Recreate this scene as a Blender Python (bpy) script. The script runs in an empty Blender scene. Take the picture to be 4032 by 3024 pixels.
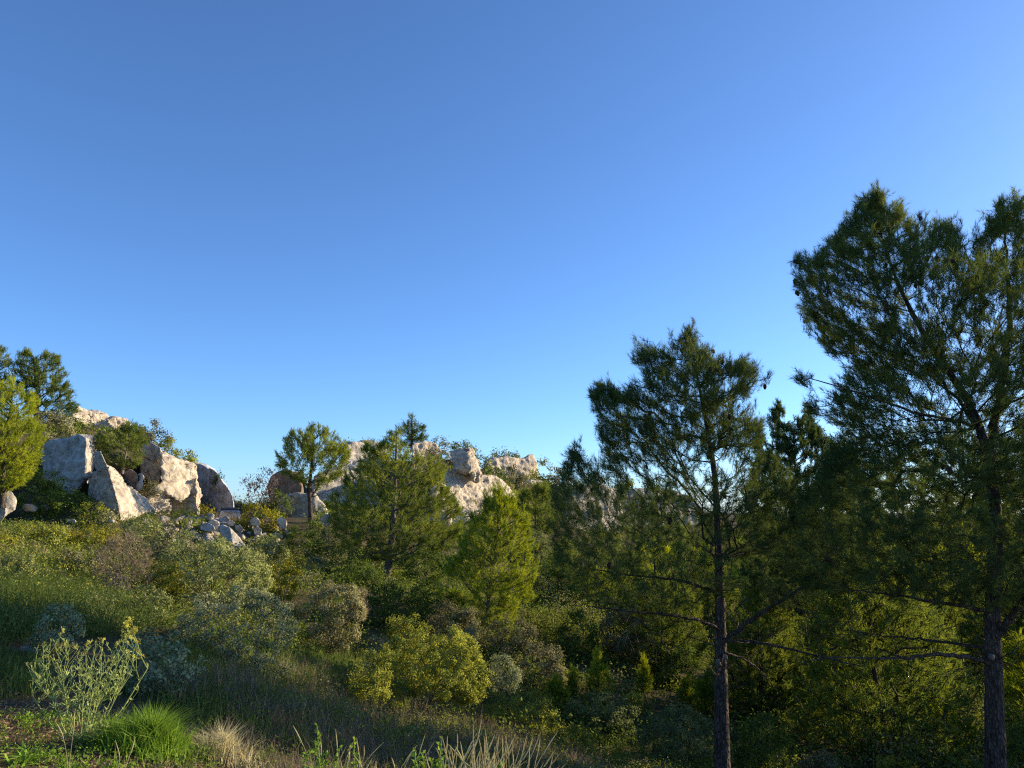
import bpy, bmesh, math, random
import numpy as np
from mathutils import Vector

rng = np.random.default_rng(11)
random.seed(5)
sc = bpy.context.scene
C = sc.collection

# ------------------------------------------------------------------ camera, sky, sun, exposure
EYE = 1.6
FPX = 759.0                       # focal length in pixels of a 1024 wide picture
TILT = math.radians(9.6)
SUN_AZ, SUN_EL = math.radians(68), math.radians(18)   # azimuth clockwise from the view direction

cam_d = bpy.data.cameras.new('camera')
cam = bpy.data.objects.new('camera', cam_d)
C.objects.link(cam)
cam.location = (0, 0, EYE)
cam.rotation_euler = (math.pi / 2 + TILT, 0, 0)
cam_d.sensor_width = 36.0
cam_d.lens = 36.0 * FPX / 1024.0
cam_d.clip_start = 0.1
cam_d.clip_end = 9000
sc.camera = cam

world = bpy.data.worlds.new('World')
sc.world = world
world.use_nodes = True
wn = world.node_tree
bg = wn.nodes['Background']
sky = wn.nodes.new('ShaderNodeTexSky')
sky.sky_type = 'NISHITA'
sky.sun_disc = False
sky.sun_elevation = SUN_EL
sky.sun_rotation = SUN_AZ
sky.altitude = 200
sky.air_density = 0.8
sky.dust_density = 0.5
sky.ozone_density = 6.4
wn.links.new(sky.outputs[0], bg.inputs[0])
bg.inputs[1].default_value = 0.13

sun_d = bpy.data.lights.new('sun', 'SUN')
sun_d.energy = 5.0
sun_d.angle = math.radians(0.5)
sun_d.color = (1.0, 0.81, 0.54)
sun = bpy.data.objects.new('sun', sun_d)
C.objects.link(sun)
sdir = Vector((math.sin(SUN_AZ) * math.cos(SUN_EL), math.cos(SUN_AZ) * math.cos(SUN_EL), math.sin(SUN_EL)))
sun.rotation_euler = sdir.to_track_quat('Z', 'Y').to_euler()
sun.location = (60, -10, 40)

sc.view_settings.view_transform = 'Standard'
sc.view_settings.look = 'None'
sc.view_settings.exposure = 0.96
sc.view_settings.gamma = 1.0
sc.view_settings.use_curve_mapping = False
sc.render.engine = 'CYCLES'
cy = sc.cycles
cy.max_bounces = 7
cy.diffuse_bounces = 3
cy.transmission_bounces = 4
cy.glossy_bounces = 2
cy.use_denoising = False
cy.pixel_filter_type = 'BLACKMAN_HARRIS'
cy.filter_width = 1.2
cy.sample_clamp_indirect = 4.0
cy.use_adaptive_sampling = False
cy.adaptive_threshold = 0.015


# ------------------------------------------------------------------ helpers
def P(u, v, d):
    """world point seen at pixel (u, v) of a 1024x768 picture, d metres ahead"""
    xc, yc = (u - 512.0) / FPX, (384.0 - v) / FPX
    c, s = math.cos(TILT), math.sin(TILT)
    yw, zw = c - s * yc, s + c * yc
    k = d / yw
    return np.array([xc * k, d, EYE + zw * k])


def hash01(ix, iy, iz, seed=0):
    h = (ix.astype(np.int64) * 374761393 + iy.astype(np.int64) * 668265263 + iz.astype(np.int64) * 2147483647 + seed * 1274126177) & 0xFFFFFFFF
    h = ((h ^ (h >> 13)) * 1274126177) & 0xFFFFFFFF
    h = (h ^ (h >> 16)) & 0xFFFFFF
    return h / float(0xFFFFFF)


def vnoise(p, seed=0):
    i = np.floor(p).astype(np.int64)
    f = p - i
    f = f * f * (3 - 2 * f)
    r = np.zeros(len(p))
    for dx in (0, 1):
        wx = f[:, 0] if dx else 1 - f[:, 0]
        for dy in (0, 1):
            wy = f[:, 1] if dy else 1 - f[:, 1]
            for dz in (0, 1):
                wz = f[:, 2] if dz else 1 - f[:, 2]
                r += wx * wy * wz * hash01(i[:, 0] + dx, i[:, 1] + dy, i[:, 2] + dz, seed)
    return r * 2 - 1


def fbm(p, octaves=4, gain=0.5, seed=0):
    a, r, t = 1.0, np.zeros(len(p)), 0
    for o in range(octaves):
        r += a * vnoise(p * (2.03 ** o) + 17.3 * o, seed + o)
        t += a
        a *= gain
    return r / t


def norm(a):
    return a / np.maximum(np.linalg.norm(a, axis=-1, keepdims=True), 1e-9)


def rand_dir(n):
    return norm(rng.normal(size=(n, 3)))


def make_mesh(name, V, tris=None, quads=None, mat=None, tint=None, smooth=False):
    me = bpy.data.meshes.new(name)
    V = np.asarray(V, dtype=np.float32)
    me.vertices.add(len(V))
    me.vertices.foreach_set('co', V.ravel())
    idx, starts, n = [], [], 0
    for F, k in ((tris, 3), (quads, 4)):
        if F is not None and len(F):
            F = np.asarray(F, dtype=np.int32)
            idx.append(F.ravel())
            starts.append(n + np.arange(len(F), dtype=np.int32) * k)
            n += len(F) * k
    idx = np.concatenate(idx)
    starts = np.concatenate(starts)
    me.loops.add(len(idx))
    me.loops.foreach_set('vertex_index', idx)
    me.polygons.add(len(starts))
    me.polygons.foreach_set('loop_start', starts)
    if smooth:
        me.polygons.foreach_set('use_smooth', np.ones(len(starts), dtype=bool))
    me.update(calc_edges=True)
    if tint is not None:
        a = me.attributes.new('tint', 'FLOAT', 'POINT')
        a.data.foreach_set('value', np.asarray(tint, dtype=np.float32))
    if mat:
        me.materials.append(mat)
    return me


def obj(name, me, parent=None, loc=None):
    o = bpy.data.objects.new(name, me)
    C.objects.link(o)
    if parent is not None:
        o.parent = parent
    if loc is not None:
        o.location = loc
    return o


def tag(o, label=None, cat=None, group=None, kind=None):
    if label: o['label'] = label
    if cat: o['category'] = cat
    if group: o['group'] = group
    if kind: o['kind'] = kind
    return o


def thing(name, label, cat, loc=(0, 0, 0), group=None):
    o = bpy.data.objects.new(name, None)
    C.objects.link(o)
    o.empty_display_size = 0.2
    o.location = loc
    return tag(o, label, cat, group)


def dup(root, loc, rotz, scale, label, group=None, skip=()):
    r = root.copy()
    C.objects.link(r)
    r.location = loc
    r.rotation_euler = (0, 0, rotz)
    r.scale = scale if hasattr(scale, '__len__') else (scale,) * 3
    r['label'] = label
    if group: r['group'] = group
    for ch in list(root.children):
        if ch.name.split('.')[0] in skip:
            continue
        c = ch.copy()
        C.objects.link(c)
        c.parent = r
    return r


# ------------------------------------------------------------------ materials
def new_mat(name):
    m = bpy.data.materials.new(name)
    m.use_nodes = True
    nt = m.node_tree
    for n in list(nt.nodes):
        nt.nodes.remove(n)
    out = nt.nodes.new('ShaderNodeOutputMaterial')
    return m, nt, out


def leaf_mat(name, dark, light, transl=0.35, gloss=0.0, tcol=1.25):
    m, nt, out = new_mat(name)
    at = nt.nodes.new('ShaderNodeAttribute'); at.attribute_name = 'tint'
    mix = nt.nodes.new('ShaderNodeMix'); mix.data_type = 'RGBA'
    nt.links.new(at.outputs['Fac'], mix.inputs[0])
    g = 1.0 if 'petal' in name or 'litter' in name or 'dry' in name else 1.28
    mix.inputs[6].default_value = (*[min(.6, c * g) for c in dark], 1)
    mix.inputs[7].default_value = (*[min(.6, c * g) if 'petal' not in name else c for c in light], 1)
    df = nt.nodes.new('ShaderNodeBsdfDiffuse')
    tr = nt.nodes.new('ShaderNodeBsdfTranslucent')
    hs = nt.nodes.new('ShaderNodeHueSaturation')
    hs.inputs['Hue'].default_value = 0.49
    hs.inputs['Saturation'].default_value = 1.1
    hs.inputs['Value'].default_value = tcol
    nt.links.new(mix.outputs[2], df.inputs[0])
    nt.links.new(mix.outputs[2], hs.inputs['Color'])
    nt.links.new(hs.outputs[0], tr.inputs[0])
    ms = nt.nodes.new('ShaderNodeMixShader'); ms.inputs[0].default_value = transl
    nt.links.new(df.outputs[0], ms.inputs[1]); nt.links.new(tr.outputs[0], ms.inputs[2])
    last = ms
    if gloss > 0:
        gl = nt.nodes.new('ShaderNodeBsdfGlossy'); gl.inputs['Roughness'].default_value = 0.42
        gl.inputs[0].default_value = (0.9, 0.95, 0.9, 1)
        m2 = nt.nodes.new('ShaderNodeMixShader'); m2.inputs[0].default_value = gloss
        nt.links.new(ms.outputs[0], m2.inputs[1]); nt.links.new(gl.outputs[0], m2.inputs[2])
        last = m2
    nt.links.new(last.outputs[0], out.inputs[0])
    return m


def ramp(nt, fac, stops):
    r = nt.nodes.new('ShaderNodeValToRGB')
    els = r.color_ramp.elements
    while len(els) > len(stops):
        els.remove(els[-1])
    while len(els) < len(stops):
        els.new(0.5)
    for e, (p, c) in zip(els, stops):
        e.position = p
        e.color = (*c, 1)
    nt.links.new(fac, r.inputs[0])
    return r.outputs[0]


def noise_tex(nt, vec, scale, detail=6, rough=0.6, dist=0.0):
    n = nt.nodes.new('ShaderNodeTexNoise')
    n.inputs['Scale'].default_value = scale
    n.inputs['Detail'].default_value = detail
    n.inputs['Roughness'].default_value = rough
    n.inputs['Distortion'].default_value = dist
    if vec is not None:
        nt.links.new(vec, n.inputs['Vector'])
    return n.outputs[0]


def mixc(nt, fac, a, b, mode='MIX'):
    m = nt.nodes.new('ShaderNodeMix'); m.data_type = 'RGBA'; m.blend_type = mode
    for sock, val in ((m.inputs[0], fac), (m.inputs[6], a), (m.inputs[7], b)):
        if isinstance(val, (int, float)): sock.default_value = val
        elif isinstance(val, tuple): sock.default_value = (*val, 1)
        else: nt.links.new(val, sock)
    return m.outputs[2]


def surf_mat(name, colour_fn, rough=0.9, bump_fn=None, spec=0.2, bump_strength=0.6, bump_dist=0.05):
    m, nt, out = new_mat(name)
    geo = nt.nodes.new('ShaderNodeNewGeometry')
    b = nt.nodes.new('ShaderNodeBsdfPrincipled')
    b.inputs['Roughness'].default_value = rough
    b.inputs['Specular IOR Level'].default_value = spec
    col = colour_fn(nt, geo.outputs['Position'])
    if isinstance(col, tuple): b.inputs['Base Color'].default_value = (*col, 1)
    else: nt.links.new(col, b.inputs['Base Color'])
    if bump_fn:
        bp = nt.nodes.new('ShaderNodeBump')
        bp.inputs['Strength'].default_value = bump_strength
        bp.inputs['Distance'].default_value = bump_dist
        nt.links.new(bump_fn(nt, geo.outputs['Position']), bp.inputs['Height'])
        nt.links.new(bp.outputs[0], b.inputs['Normal'])
    nt.links.new(b.outputs[0], out.inputs[0])
    return m


def mapping(nt, vec, scale):
    mp = nt.nodes.new('ShaderNodeMapping')
    mp.inputs['Scale'].default_value = scale
    nt.links.new(vec, mp.inputs['Vector'])
    return mp.outputs[0]


def rock_colour(base, dark, stain, streak=0.0):
    def f(nt, pos):
        big = noise_tex(nt, pos, 0.35, 5, 0.6)
        c = ramp(nt, big, [(0.3, dark), (0.5, base), (0.72, tuple(min(1, x * 1.12) for x in base))])
        fine = noise_tex(nt, pos, 2.6, 8, 0.7, 0.4)
        patch = ramp(nt, fine, [(0.42, (1, 1, 1)), (0.60, (0, 0, 0))])
        c = mixc(nt, patch, c, stain)
        wide = ramp(nt, noise_tex(nt, pos, 0.9, 6, 0.65, 1.2), [(0.38, (0.58, 0.57, 0.57)), (0.52, (1, 1, 1)), (0.66, (1.12, 1.06, 0.96))])
        c = mixc(nt, 0.8, c, wide, 'MULTIPLY')
        sp = noise_tex(nt, pos, 14, 4, 0.7)
        spk = ramp(nt, sp, [(0.30, (0.45, 0.45, 0.45)), (0.42, (1, 1, 1)), (0.8, (1.0, 1.0, 1.0))])
        c = mixc(nt, 0.6, c, spk, 'MULTIPLY')
        strata = noise_tex(nt, mapping(nt, pos, (0.25, 0.25, 3.5)), 1.0, 5, 0.65)
        st = ramp(nt, strata, [(0.36, (0.62, 0.60, 0.58)), (0.5, (1, 1, 1))])
        c = mixc(nt, 0.45, c, st, 'MULTIPLY')
        if streak > 0:
            v = noise_tex(nt, mapping(nt, pos, (1.6, 0.6, 0.06)), 1.0, 4, 0.6)
            vs = ramp(nt, v, [(0.38, (0.36, 0.38, 0.40)), (0.56, (1, 1, 1))])
            c = mixc(nt, streak, c, vs, 'MULTIPLY')
        return c
    return f


def rock_bump(nt, pos):
    a = noise_tex(nt, pos, 1.3, 10, 0.72, 0.3)
    v = nt.nodes.new('ShaderNodeTexVoronoi'); v.feature = 'DISTANCE_TO_EDGE'
    v.inputs['Scale'].default_value = 0.9
    nt.links.new(noise_shift(nt, pos), v.inputs['Vector'])
    cr = ramp(nt, v.outputs[0], [(0.0, (0, 0, 0)), (0.06, (1, 1, 1))])
    return mixc(nt, 0.35, a, cr, 'MULTIPLY')


def noise_shift(nt, pos):
    n = nt.nodes.new('ShaderNodeTexNoise'); n.inputs['Scale'].default_value = 0.8
    nt.links.new(pos, n.inputs['Vector'])
    add = nt.nodes.new('ShaderNodeVectorMath'); add.operation = 'MULTIPLY_ADD'
    nt.links.new(n.outputs[1], add.inputs[0])
    add.inputs[1].default_value = (1.6, 1.6, 1.6)
    nt.links.new(pos, add.inputs[2])
    return add.outputs[0]


M = {}
M['rock'] = surf_mat('limestone', rock_colour((0.56, 0.52, 0.44), (0.44, 0.41, 0.36), (0.36, 0.335, 0.295)), 0.95, rock_bump, 0.1, 0.9, 0.22)
M['rock_cream'] = surf_mat('cream_limestone', rock_colour((0.60, 0.53, 0.42), (0.49, 0.425, 0.335), (0.42, 0.36, 0.285)), 0.95, rock_bump, 0.1, 0.9, 0.22)
M['rock_grey'] = surf_mat('grey_limestone', rock_colour((0.60, 0.61, 0.61), (0.47, 0.48, 0.485), (0.46, 0.465, 0.47), 0.6), 0.95, rock_bump, 0.1, 0.8, 0.15)
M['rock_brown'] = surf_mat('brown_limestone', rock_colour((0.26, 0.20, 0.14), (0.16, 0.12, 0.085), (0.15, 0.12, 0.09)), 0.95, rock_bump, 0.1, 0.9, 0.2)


def soil_colour(nt, pos):
    a = noise_tex(nt, pos, 0.5, 6, 0.65)
    c = ramp(nt, a, [(0.3, (0.045, 0.045, 0.02)), (0.5, (0.075, 0.066, 0.036)), (0.7, (0.13, 0.105, 0.07))])
    b = noise_tex(nt, pos, 18, 6, 0.7)
    d = ramp(nt, b, [(0.35, (0.45, 0.42, 0.4)), (0.6, (1.15, 1.1, 1.0))])
    return mixc(nt, 0.8, c, d, 'MULTIPLY')


M['soil'] = surf_mat('soil', soil_colour, 0.97, lambda nt, p: noise_tex(nt, p, 9, 8, 0.7), 0.1, 0.8, 0.06)
M['asphalt'] = surf_mat('asphalt', lambda nt, p: ramp(nt, noise_tex(nt, p, 20, 5, 0.7), [(0.3, (0.10, 0.095, 0.09)), (0.7, (0.17, 0.16, 0.15))]), 0.9)


def bark_colour(a, b):
    def f(nt, pos):
        n = noise_tex(nt, mapping(nt, pos, (14, 14, 4)), 1.0, 6, 0.7, 0.5)
        return ramp(nt, n, [(0.35, a), (0.6, b)])
    return f


def bark_bump(nt, pos):
    v = nt.nodes.new('ShaderNodeTexVoronoi'); v.feature = 'DISTANCE_TO_EDGE'
    v.inputs['Scale'].default_value = 1.0
    nt.links.new(mapping(nt, pos, (22, 22, 7)), v.inputs['Vector'])
    return ramp(nt, v.outputs[0], [(0.0, (0, 0, 0)), (0.25, (1, 1, 1))])


M['bark'] = surf_mat('pine_bark', bark_colour((0.045, 0.034, 0.027), (0.19, 0.145, 0.115)), 0.95, bark_bump, 0.1, 1.0, 0.06)
M['bark_light'] = surf_mat('grey_bark', bark_colour((0.10, 0.085, 0.07), (0.24, 0.20, 0.17)), 0.95, bark_bump, 0.1, 0.7, 0.02)
M['twig'] = surf_mat('dry_twig', bark_colour((0.20, 0.145, 0.10), (0.34, 0.26, 0.18)), 0.95)
M['cone'] = surf_mat('cone_brown', bark_colour((0.022, 0.013, 0.009), (0.07, 0.038, 0.022)), 0.8)
M['scar'] = surf_mat('cut_wood', lambda nt, p: ramp(nt, noise_tex(nt, p, 30, 3), [(0.3, (0.11, 0.095, 0.075)), (0.7, (0.21, 0.19, 0.16))]), 0.9)

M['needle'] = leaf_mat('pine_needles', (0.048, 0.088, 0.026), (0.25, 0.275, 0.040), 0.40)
M['needle_bright'] = leaf_mat('young_and_sunlit_needles', (0.085, 0.130, 0.022), (0.43, 0.460, 0.045), 0.42)  # young pines' own colour; on sunlit pines it puts sunlight into the colour
M['needle_dark'] = leaf_mat('shaded_pine_needles', (0.036, 0.066, 0.026), (0.165, 0.195, 0.045), 0.38)  # darker copy of the needles: the big pines' shade is put into the colour
M['oak'] = leaf_mat('oak_leaves', (0.058, 0.080, 0.032), (0.32, 0.345, 0.125), 0.28)
M['silver'] = leaf_mat('silvery_leaves', (0.085, 0.105, 0.048), (0.27, 0.30, 0.16), 0.24)
M['olive'] = leaf_mat('olive_green_leaves', (0.070, 0.092, 0.018), (0.38, 0.395, 0.075), 0.34)
M['broom'] = leaf_mat('yellow_green_leaves', (0.115, 0.115, 0.014), (0.33, 0.31, 0.040), 0.34)
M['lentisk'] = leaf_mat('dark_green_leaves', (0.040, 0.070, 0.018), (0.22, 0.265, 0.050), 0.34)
M['brownish'] = leaf_mat('brownish_leaves', (0.070, 0.070, 0.032), (0.32, 0.305, 0.15), 0.28)
M['purple'] = leaf_mat('grey_purple_leaves', (0.055, 0.048, 0.045), (0.16, 0.13, 0.12), 0.22)
M['grass'] = leaf_mat('green_grass', (0.040, 0.070, 0.018), (0.15, 0.19, 0.05), 0.35)
M['grass_bright'] = leaf_mat('bright_grass', (0.08, 0.15, 0.02), (0.20, 0.30, 0.05), 0.35)
M['dry'] = leaf_mat('dry_grass', (0.32, 0.235, 0.125), (0.74, 0.58, 0.34), 0.42)
M['dry_grey'] = leaf_mat('grey_dry_grass', (0.10, 0.085, 0.055), (0.32, 0.265, 0.175), 0.35)
M['mustard'] = leaf_mat('mustard_stem', (0.17, 0.22, 0.07), (0.36, 0.41, 0.16), 0.3)
M['flower'] = leaf_mat('yellow_petals', (0.52, 0.46, 0.05), (0.75, 0.70, 0.16), 0.3, 0, 1.0)
M['white_petal'] = leaf_mat('white_petals', (0.6, 0.6, 0.6), (0.8, 0.8, 0.8), 0.2, 0, 1.0)
M['litter'] = leaf_mat('leaf_litter', (0.12, 0.08, 0.05), (0.36, 0.26, 0.16), 0.1)


# ------------------------------------------------------------------ terrain height
ctrl = np.array([
    (-3, 3, 0), (0, 3, -.10), (2.5, 3, -.6), (5, 3, -1.3), (-5, 6, .05), (-1.9, 6, -.25), (-7, 10, .05), (-3.6, 10, -.6),
    (-10, 15, .15), (-6.4, 15, -.6), (-17, 25, .5), (-9.5, 25, -.9), (-30, 40, .85), (-21, 42, .8), (-12, 40, -1.6),
    (-19, 48, 1.15), (-15, 49, 1.0), (-22, 60, .2), (-27, 63, .3), (-25, 68, .2), (-30, 72, .8), (-13.3, 50, 1.0), (-16.5, 42, -.6), (-26, 50, .9), (-33, 50, 1.1),
    (-5.8, 36, -1.5), (-.8, 27, -2.2), (-5.2, 22, -2.3), (-1.6, 17, -2.75), (4.4, 15.5, -3.7), (9, 14, -3.6),
    (-.2, 12, -2.0), (-1.7, 6, -.45), (-1.8, 10, -1.3), (-3.4, 14, -1.8), (.3, 5, -.6), (2, 8, -1.8),
    (2.3, 20, -4.1), (7.6, 17, -4.0), (11, 25, -4.6), (16, 25, -4.6), (8.7, 35, -4.4), (5.2, 45, -3.6), (-1, 60, -2.0), (-3.2, 75, -.2),
    (6.3, 100, -.2), (23, 60, -2.6), (51, 100, -1.5), (30, 90, -2),
    (-43, 75, 8.5), (-52, 70, 9.2), (-38, 45, 2.2), (-24, 44, .85),
    (-60, 60, 9), (-60, 30, 2), (-30, 10, .4), (-33, 80, 1.2), (-36, 105, 1.0), (-19, 82, 3.0),  (-11, 92, 7.0), (1, 118, 6.6), (14, 130, 4.4), (-18, 64, 1.2), (-9, 62, .6),
    (20, 12, -3.2), (25, 25, -4.5), (45, 60, -2), (0, -6, 0), (-12, -6, .1), (12, -6, -1.2), (60, 20, -2), (60, -20, -1), (-60, -10, 1),
    (-50, 110, 8), (40, 140, 2), (-20, 140, 6)], dtype=float)
ctrl = np.vstack([ctrl, [P(*q) for q in ((60, 446, 54), (98, 447, 57), (125, 464, 53), (150, 458, 60), (176, 465, 61), (28, 446, 53), (5, 470, 50),
                                         (20, 428, 63), (45, 436, 61), (120, 440, 68), (150, 440, 80), (360, 462, 88), (425, 462, 90), (465, 462, 88), (176, 521, 53.5), (150, 521, 53.5), (122, 519, 47), (205, 517, 57), (100, 516, 48), (470, 530, 76), (502, 532, 79), (440, 530, 75), (300, 520, 56), (240, 514, 70), (257, 514, 84), (240, 513, 110), (264, 513, 98), (222, 514, 84), (250, 512, 135), (205, 513, 100), (272, 516, 66))]])


def tps_fit(c):
    X, z = c[:, :2] / 50.0, c[:, 2]
    D = np.linalg.norm(X[:, None] - X[None], axis=2)
    K = np.where(D > 0, D * D * np.log(np.maximum(D, 1e-9)), 0) + np.eye(len(X)) * 2e-4
    Q = np.hstack([np.ones((len(X), 1)), X])
    A = np.block([[K, Q], [Q.T, np.zeros((3, 3))]])
    return X, np.linalg.solve(A, np.concatenate([z, np.zeros(3)]))


_tx, _tw = tps_fit(ctrl)


def gz(x, y):
    x = np.atleast_1d(np.asarray(x, float)); y = np.atleast_1d(np.asarray(y, float))
    q = np.stack([x, y], 1) / 50.0
    D = np.linalg.norm(q[:, None] - _tx[None], axis=2)
    K = np.where(D > 0, D * D * np.log(np.maximum(D, 1e-9)), 0)
    z = K @ _tw[:len(_tx)] + _tw[-3] + q @ _tw[-2:]
    r = np.hypot(x, y - 40)
    w = np.clip((r - 85) / 70, 0, 1); w = w * w * (3 - 2 * w)
    z = np.clip(z, -7, 11) * (1 - w) + (-3.0) * w
    p3 = np.stack([x, y, np.zeros_like(x)], 1)
    amp = np.clip(np.hypot(x, y) / 40, 0.25, 1.0)
    return z + 0.22 * amp * fbm(p3 * 0.35, 3, 0.5, 3) + 0.03 * fbm(p3 * 2.2, 2, 0.5, 9)


def gz1(x, y):
    return float(gz(x, y)[0])


def ground_hit(u, v, dmax=140):
    ts = 2.0 * (dmax / 2.0) ** np.linspace(0, 1, 260)
    a = P(u, v, 1.0) - np.array([0, 0, EYE])
    pts = a[None] * ts[:, None]
    z = EYE + pts[:, 2] - gz(pts[:, 0], pts[:, 1])
    k = np.argmax(z < 0) if (z < 0).any() else len(ts) - 1
    p = pts[k]
    return np.array([p[0], p[1], gz1(p[0], p[1])])


n = 280
s = np.linspace(-1, 1, n)
gx = 70 * s + 3500 * s ** 9
gy = 45 + 75 * s + 3500 * s ** 9
GX, GY = np.meshgrid(gx, gy)
GZ = gz(GX.ravel(), GY.ravel())
V = np.stack([GX.ravel(), GY.ravel(), GZ], 1)
i = np.arange(n * n).reshape(n, n)
Q = np.stack([i[:-1, :-1], i[:-1, 1:], i[1:, 1:], i[1:, :-1]], -1).reshape(-1, 4)
tag(obj('ground', make_mesh('ground', V, quads=Q, mat=M['soil'], smooth=True)), 'sloping scrubland ground under the plants and rocks', None, kind='structure')

# road: a strip that follows the ground past the foot of the rocks
rp = np.array([(-75, 40.5), (-50, 41), (-36, 41.5), (-28, 42.6), (-24.8, 45), (-23.6, 49)], float)
tt = np.linspace(0, len(rp) - 1, 60)
rx, ry = np.interp(tt, range(len(rp)), rp[:, 0]), np.interp(tt, range(len(rp)), rp[:, 1])
tg = norm(np.stack([np.gradient(rx), np.gradient(ry)], 1))
L = np.stack([rx - tg[:, 1] * 2.1, ry + tg[:, 0] * 2.1], 1)
R = np.stack([rx + tg[:, 1] * 2.1, ry - tg[:, 0] * 2.1], 1)
zc = np.maximum(np.minimum(gz(L[:, 0], L[:, 1]), gz(rx, ry) + .3), np.minimum(gz(R[:, 0], R[:, 1]), gz(rx, ry) + .2)) + 0.06
V = np.concatenate([np.column_stack([L, zc]), np.column_stack([R, zc]), np.column_stack([L, zc - .8]), np.column_stack([R, zc - .8])])
k = np.arange(59)
Q = np.concatenate([np.stack([k + 60, k + 61, k + 1, k], 1), np.stack([k, k + 1, k + 121, k + 120], 1), np.stack([k + 61, k + 60, k + 180, k + 181], 1)])
tag(obj('road', make_mesh('road', V, quads=Q, mat=M['asphalt'])), 'narrow asphalt road below the boulders', None, kind='structure')


# ------------------------------------------------------------------ rocks
def hull_bm(pts):
    bm = bmesh.new()
    vs = [bm.verts.new(p) for p in pts]
    r = bmesh.ops.convex_hull(bm, input=vs)
    bmesh.ops.delete(bm, geom=list({g for g in r['geom_interior'] + r['geom_unused'] if isinstance(g, bmesh.types.BMVert)}), context='VERTS')
    return bm


def rock_mesh(name, hulls, voxel, amp, scale, mat, smooth_iter=2, seed=0, crack=0.35):
    """union of convex blocks, voxel remeshed, rounded, then eroded by noise"""
    big = bpy.data.meshes.new('tmp')
    bm = bmesh.new()
    for h in hulls:
        b = hull_bm(h)
        t = bpy.data.meshes.new('t'); b.to_mesh(t); b.free()
        bm.from_mesh(t); bpy.data.meshes.remove(t)
    bmesh.ops.recalc_face_normals(bm, faces=bm.faces)
    bm.to_mesh(big); bm.free()
    o = bpy.data.objects.new('tmp', big); C.objects.link(o)
    md = o.modifiers.new('r', 'REMESH'); md.mode = 'VOXEL'; md.voxel_size = voxel
    if smooth_iter:
        ms = o.modifiers.new('s', 'SMOOTH'); ms.iterations = smooth_iter; ms.factor = 0.5
    dg = bpy.context.evaluated_depsgraph_get()
    me = bpy.data.meshes.new_from_object(o.evaluated_get(dg))
    bpy.data.objects.remove(o); bpy.data.meshes.remove(big)
    nv = len(me.vertices)
    co = np.empty(nv * 3, np.float32); me.vertices.foreach_get('co', co); co = co.reshape(-1, 3).astype(float)
    no = np.empty(nv * 3, np.float32); me.vertices.foreach_get('normal', no); no = no.reshape(-1, 3)
    p = co * scale + seed * 7.7
    warp = np.stack([fbm(p * .7 + k * 31, 2, .5, seed + k) for k in range(3)], 1)
    f = fbm(p + warp * .8, 5, 0.55, seed)
    rid = 1 - np.abs(fbm(p * np.array([.8, .8, 1.6]) + warp, 3, .5, seed + 5)) * 3.0
    rid = np.clip(rid, 0, 1) ** 3
    cell = np.floor((co[:, 2] * scale * 1.5 + f * .6))
    stp = hash01(cell, cell * 0 + seed, cell * 0) - .5
    f2 = fbm(p * 3.1 + warp * 1.5, 4, .6, seed + 11)
    f2 = f2 - np.clip(1 - np.abs(fbm(p * 2.2 + warp, 2, .5, seed + 12)) * 5, 0, 1) * .45
    co = co + no * (amp * (f * 1.4 - rid * crack + stp * .35) + amp * .45 * f2)[:, None]
    me.vertices.foreach_set('co', co.astype(np.float32).ravel())
    me.materials.clear(); me.materials.append(M[mat])
    me.polygons.foreach_set('use_smooth', np.zeros(len(me.polygons), dtype=bool) if voxel > 9 else np.ones(len(me.polygons), dtype=bool))
    me.update()
    me.name = name
    return me


def hl(outline, d, thick, shrink=0.85, dz=0):
    """block from an outline of (u, v[, depth offset]) d metres ahead, with a shrunken back `thick` metres behind"""
    cu, cv = sum(a[0] for a in outline) / len(outline), sum(a[1] for a in outline) / len(outline)
    g = 1.06 if thick >= 1.4 else 1.03
    outline = [(cu + (a[0] - cu) * g, cv + (a[1] - cv) * g, *a[2:]) for a in outline]
    pts = [P(a[0], a[1], d + (a[2] if len(a) > 2 else 0)) for a in outline]
    dm = max(p[1] for p in pts)
    cu, cv = sum(a[0] for a in outline) / len(outline), sum(a[1] for a in outline) / len(outline)
    back = [P(cu + (a[0] - cu) * shrink, cv + (a[1] - cv) * shrink, dm + thick) for a in outline]
    return [Vector(p) for p in pts + back]


def rock(name, label, hulls, voxel, amp, mat, cat='boulder', scale=0.55, seed=0, smooth_iter=2, group=None, crack=0.35):
    allp = np.array([[*p] for h in hulls for p in h])
    loc = np.array([allp[:, 0].mean(), allp[:, 1].mean(), allp[:, 2].min()])
    hs = [[p - Vector(loc) for p in h] for h in hulls]
    me = rock_mesh(name, hs, voxel, amp, scale, mat, smooth_iter, seed, crack)
    return tag(obj(name, me, None, loc), label, cat, group)


ROCK_FOOT = []      # (x, y, r) where no scrub grows

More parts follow.
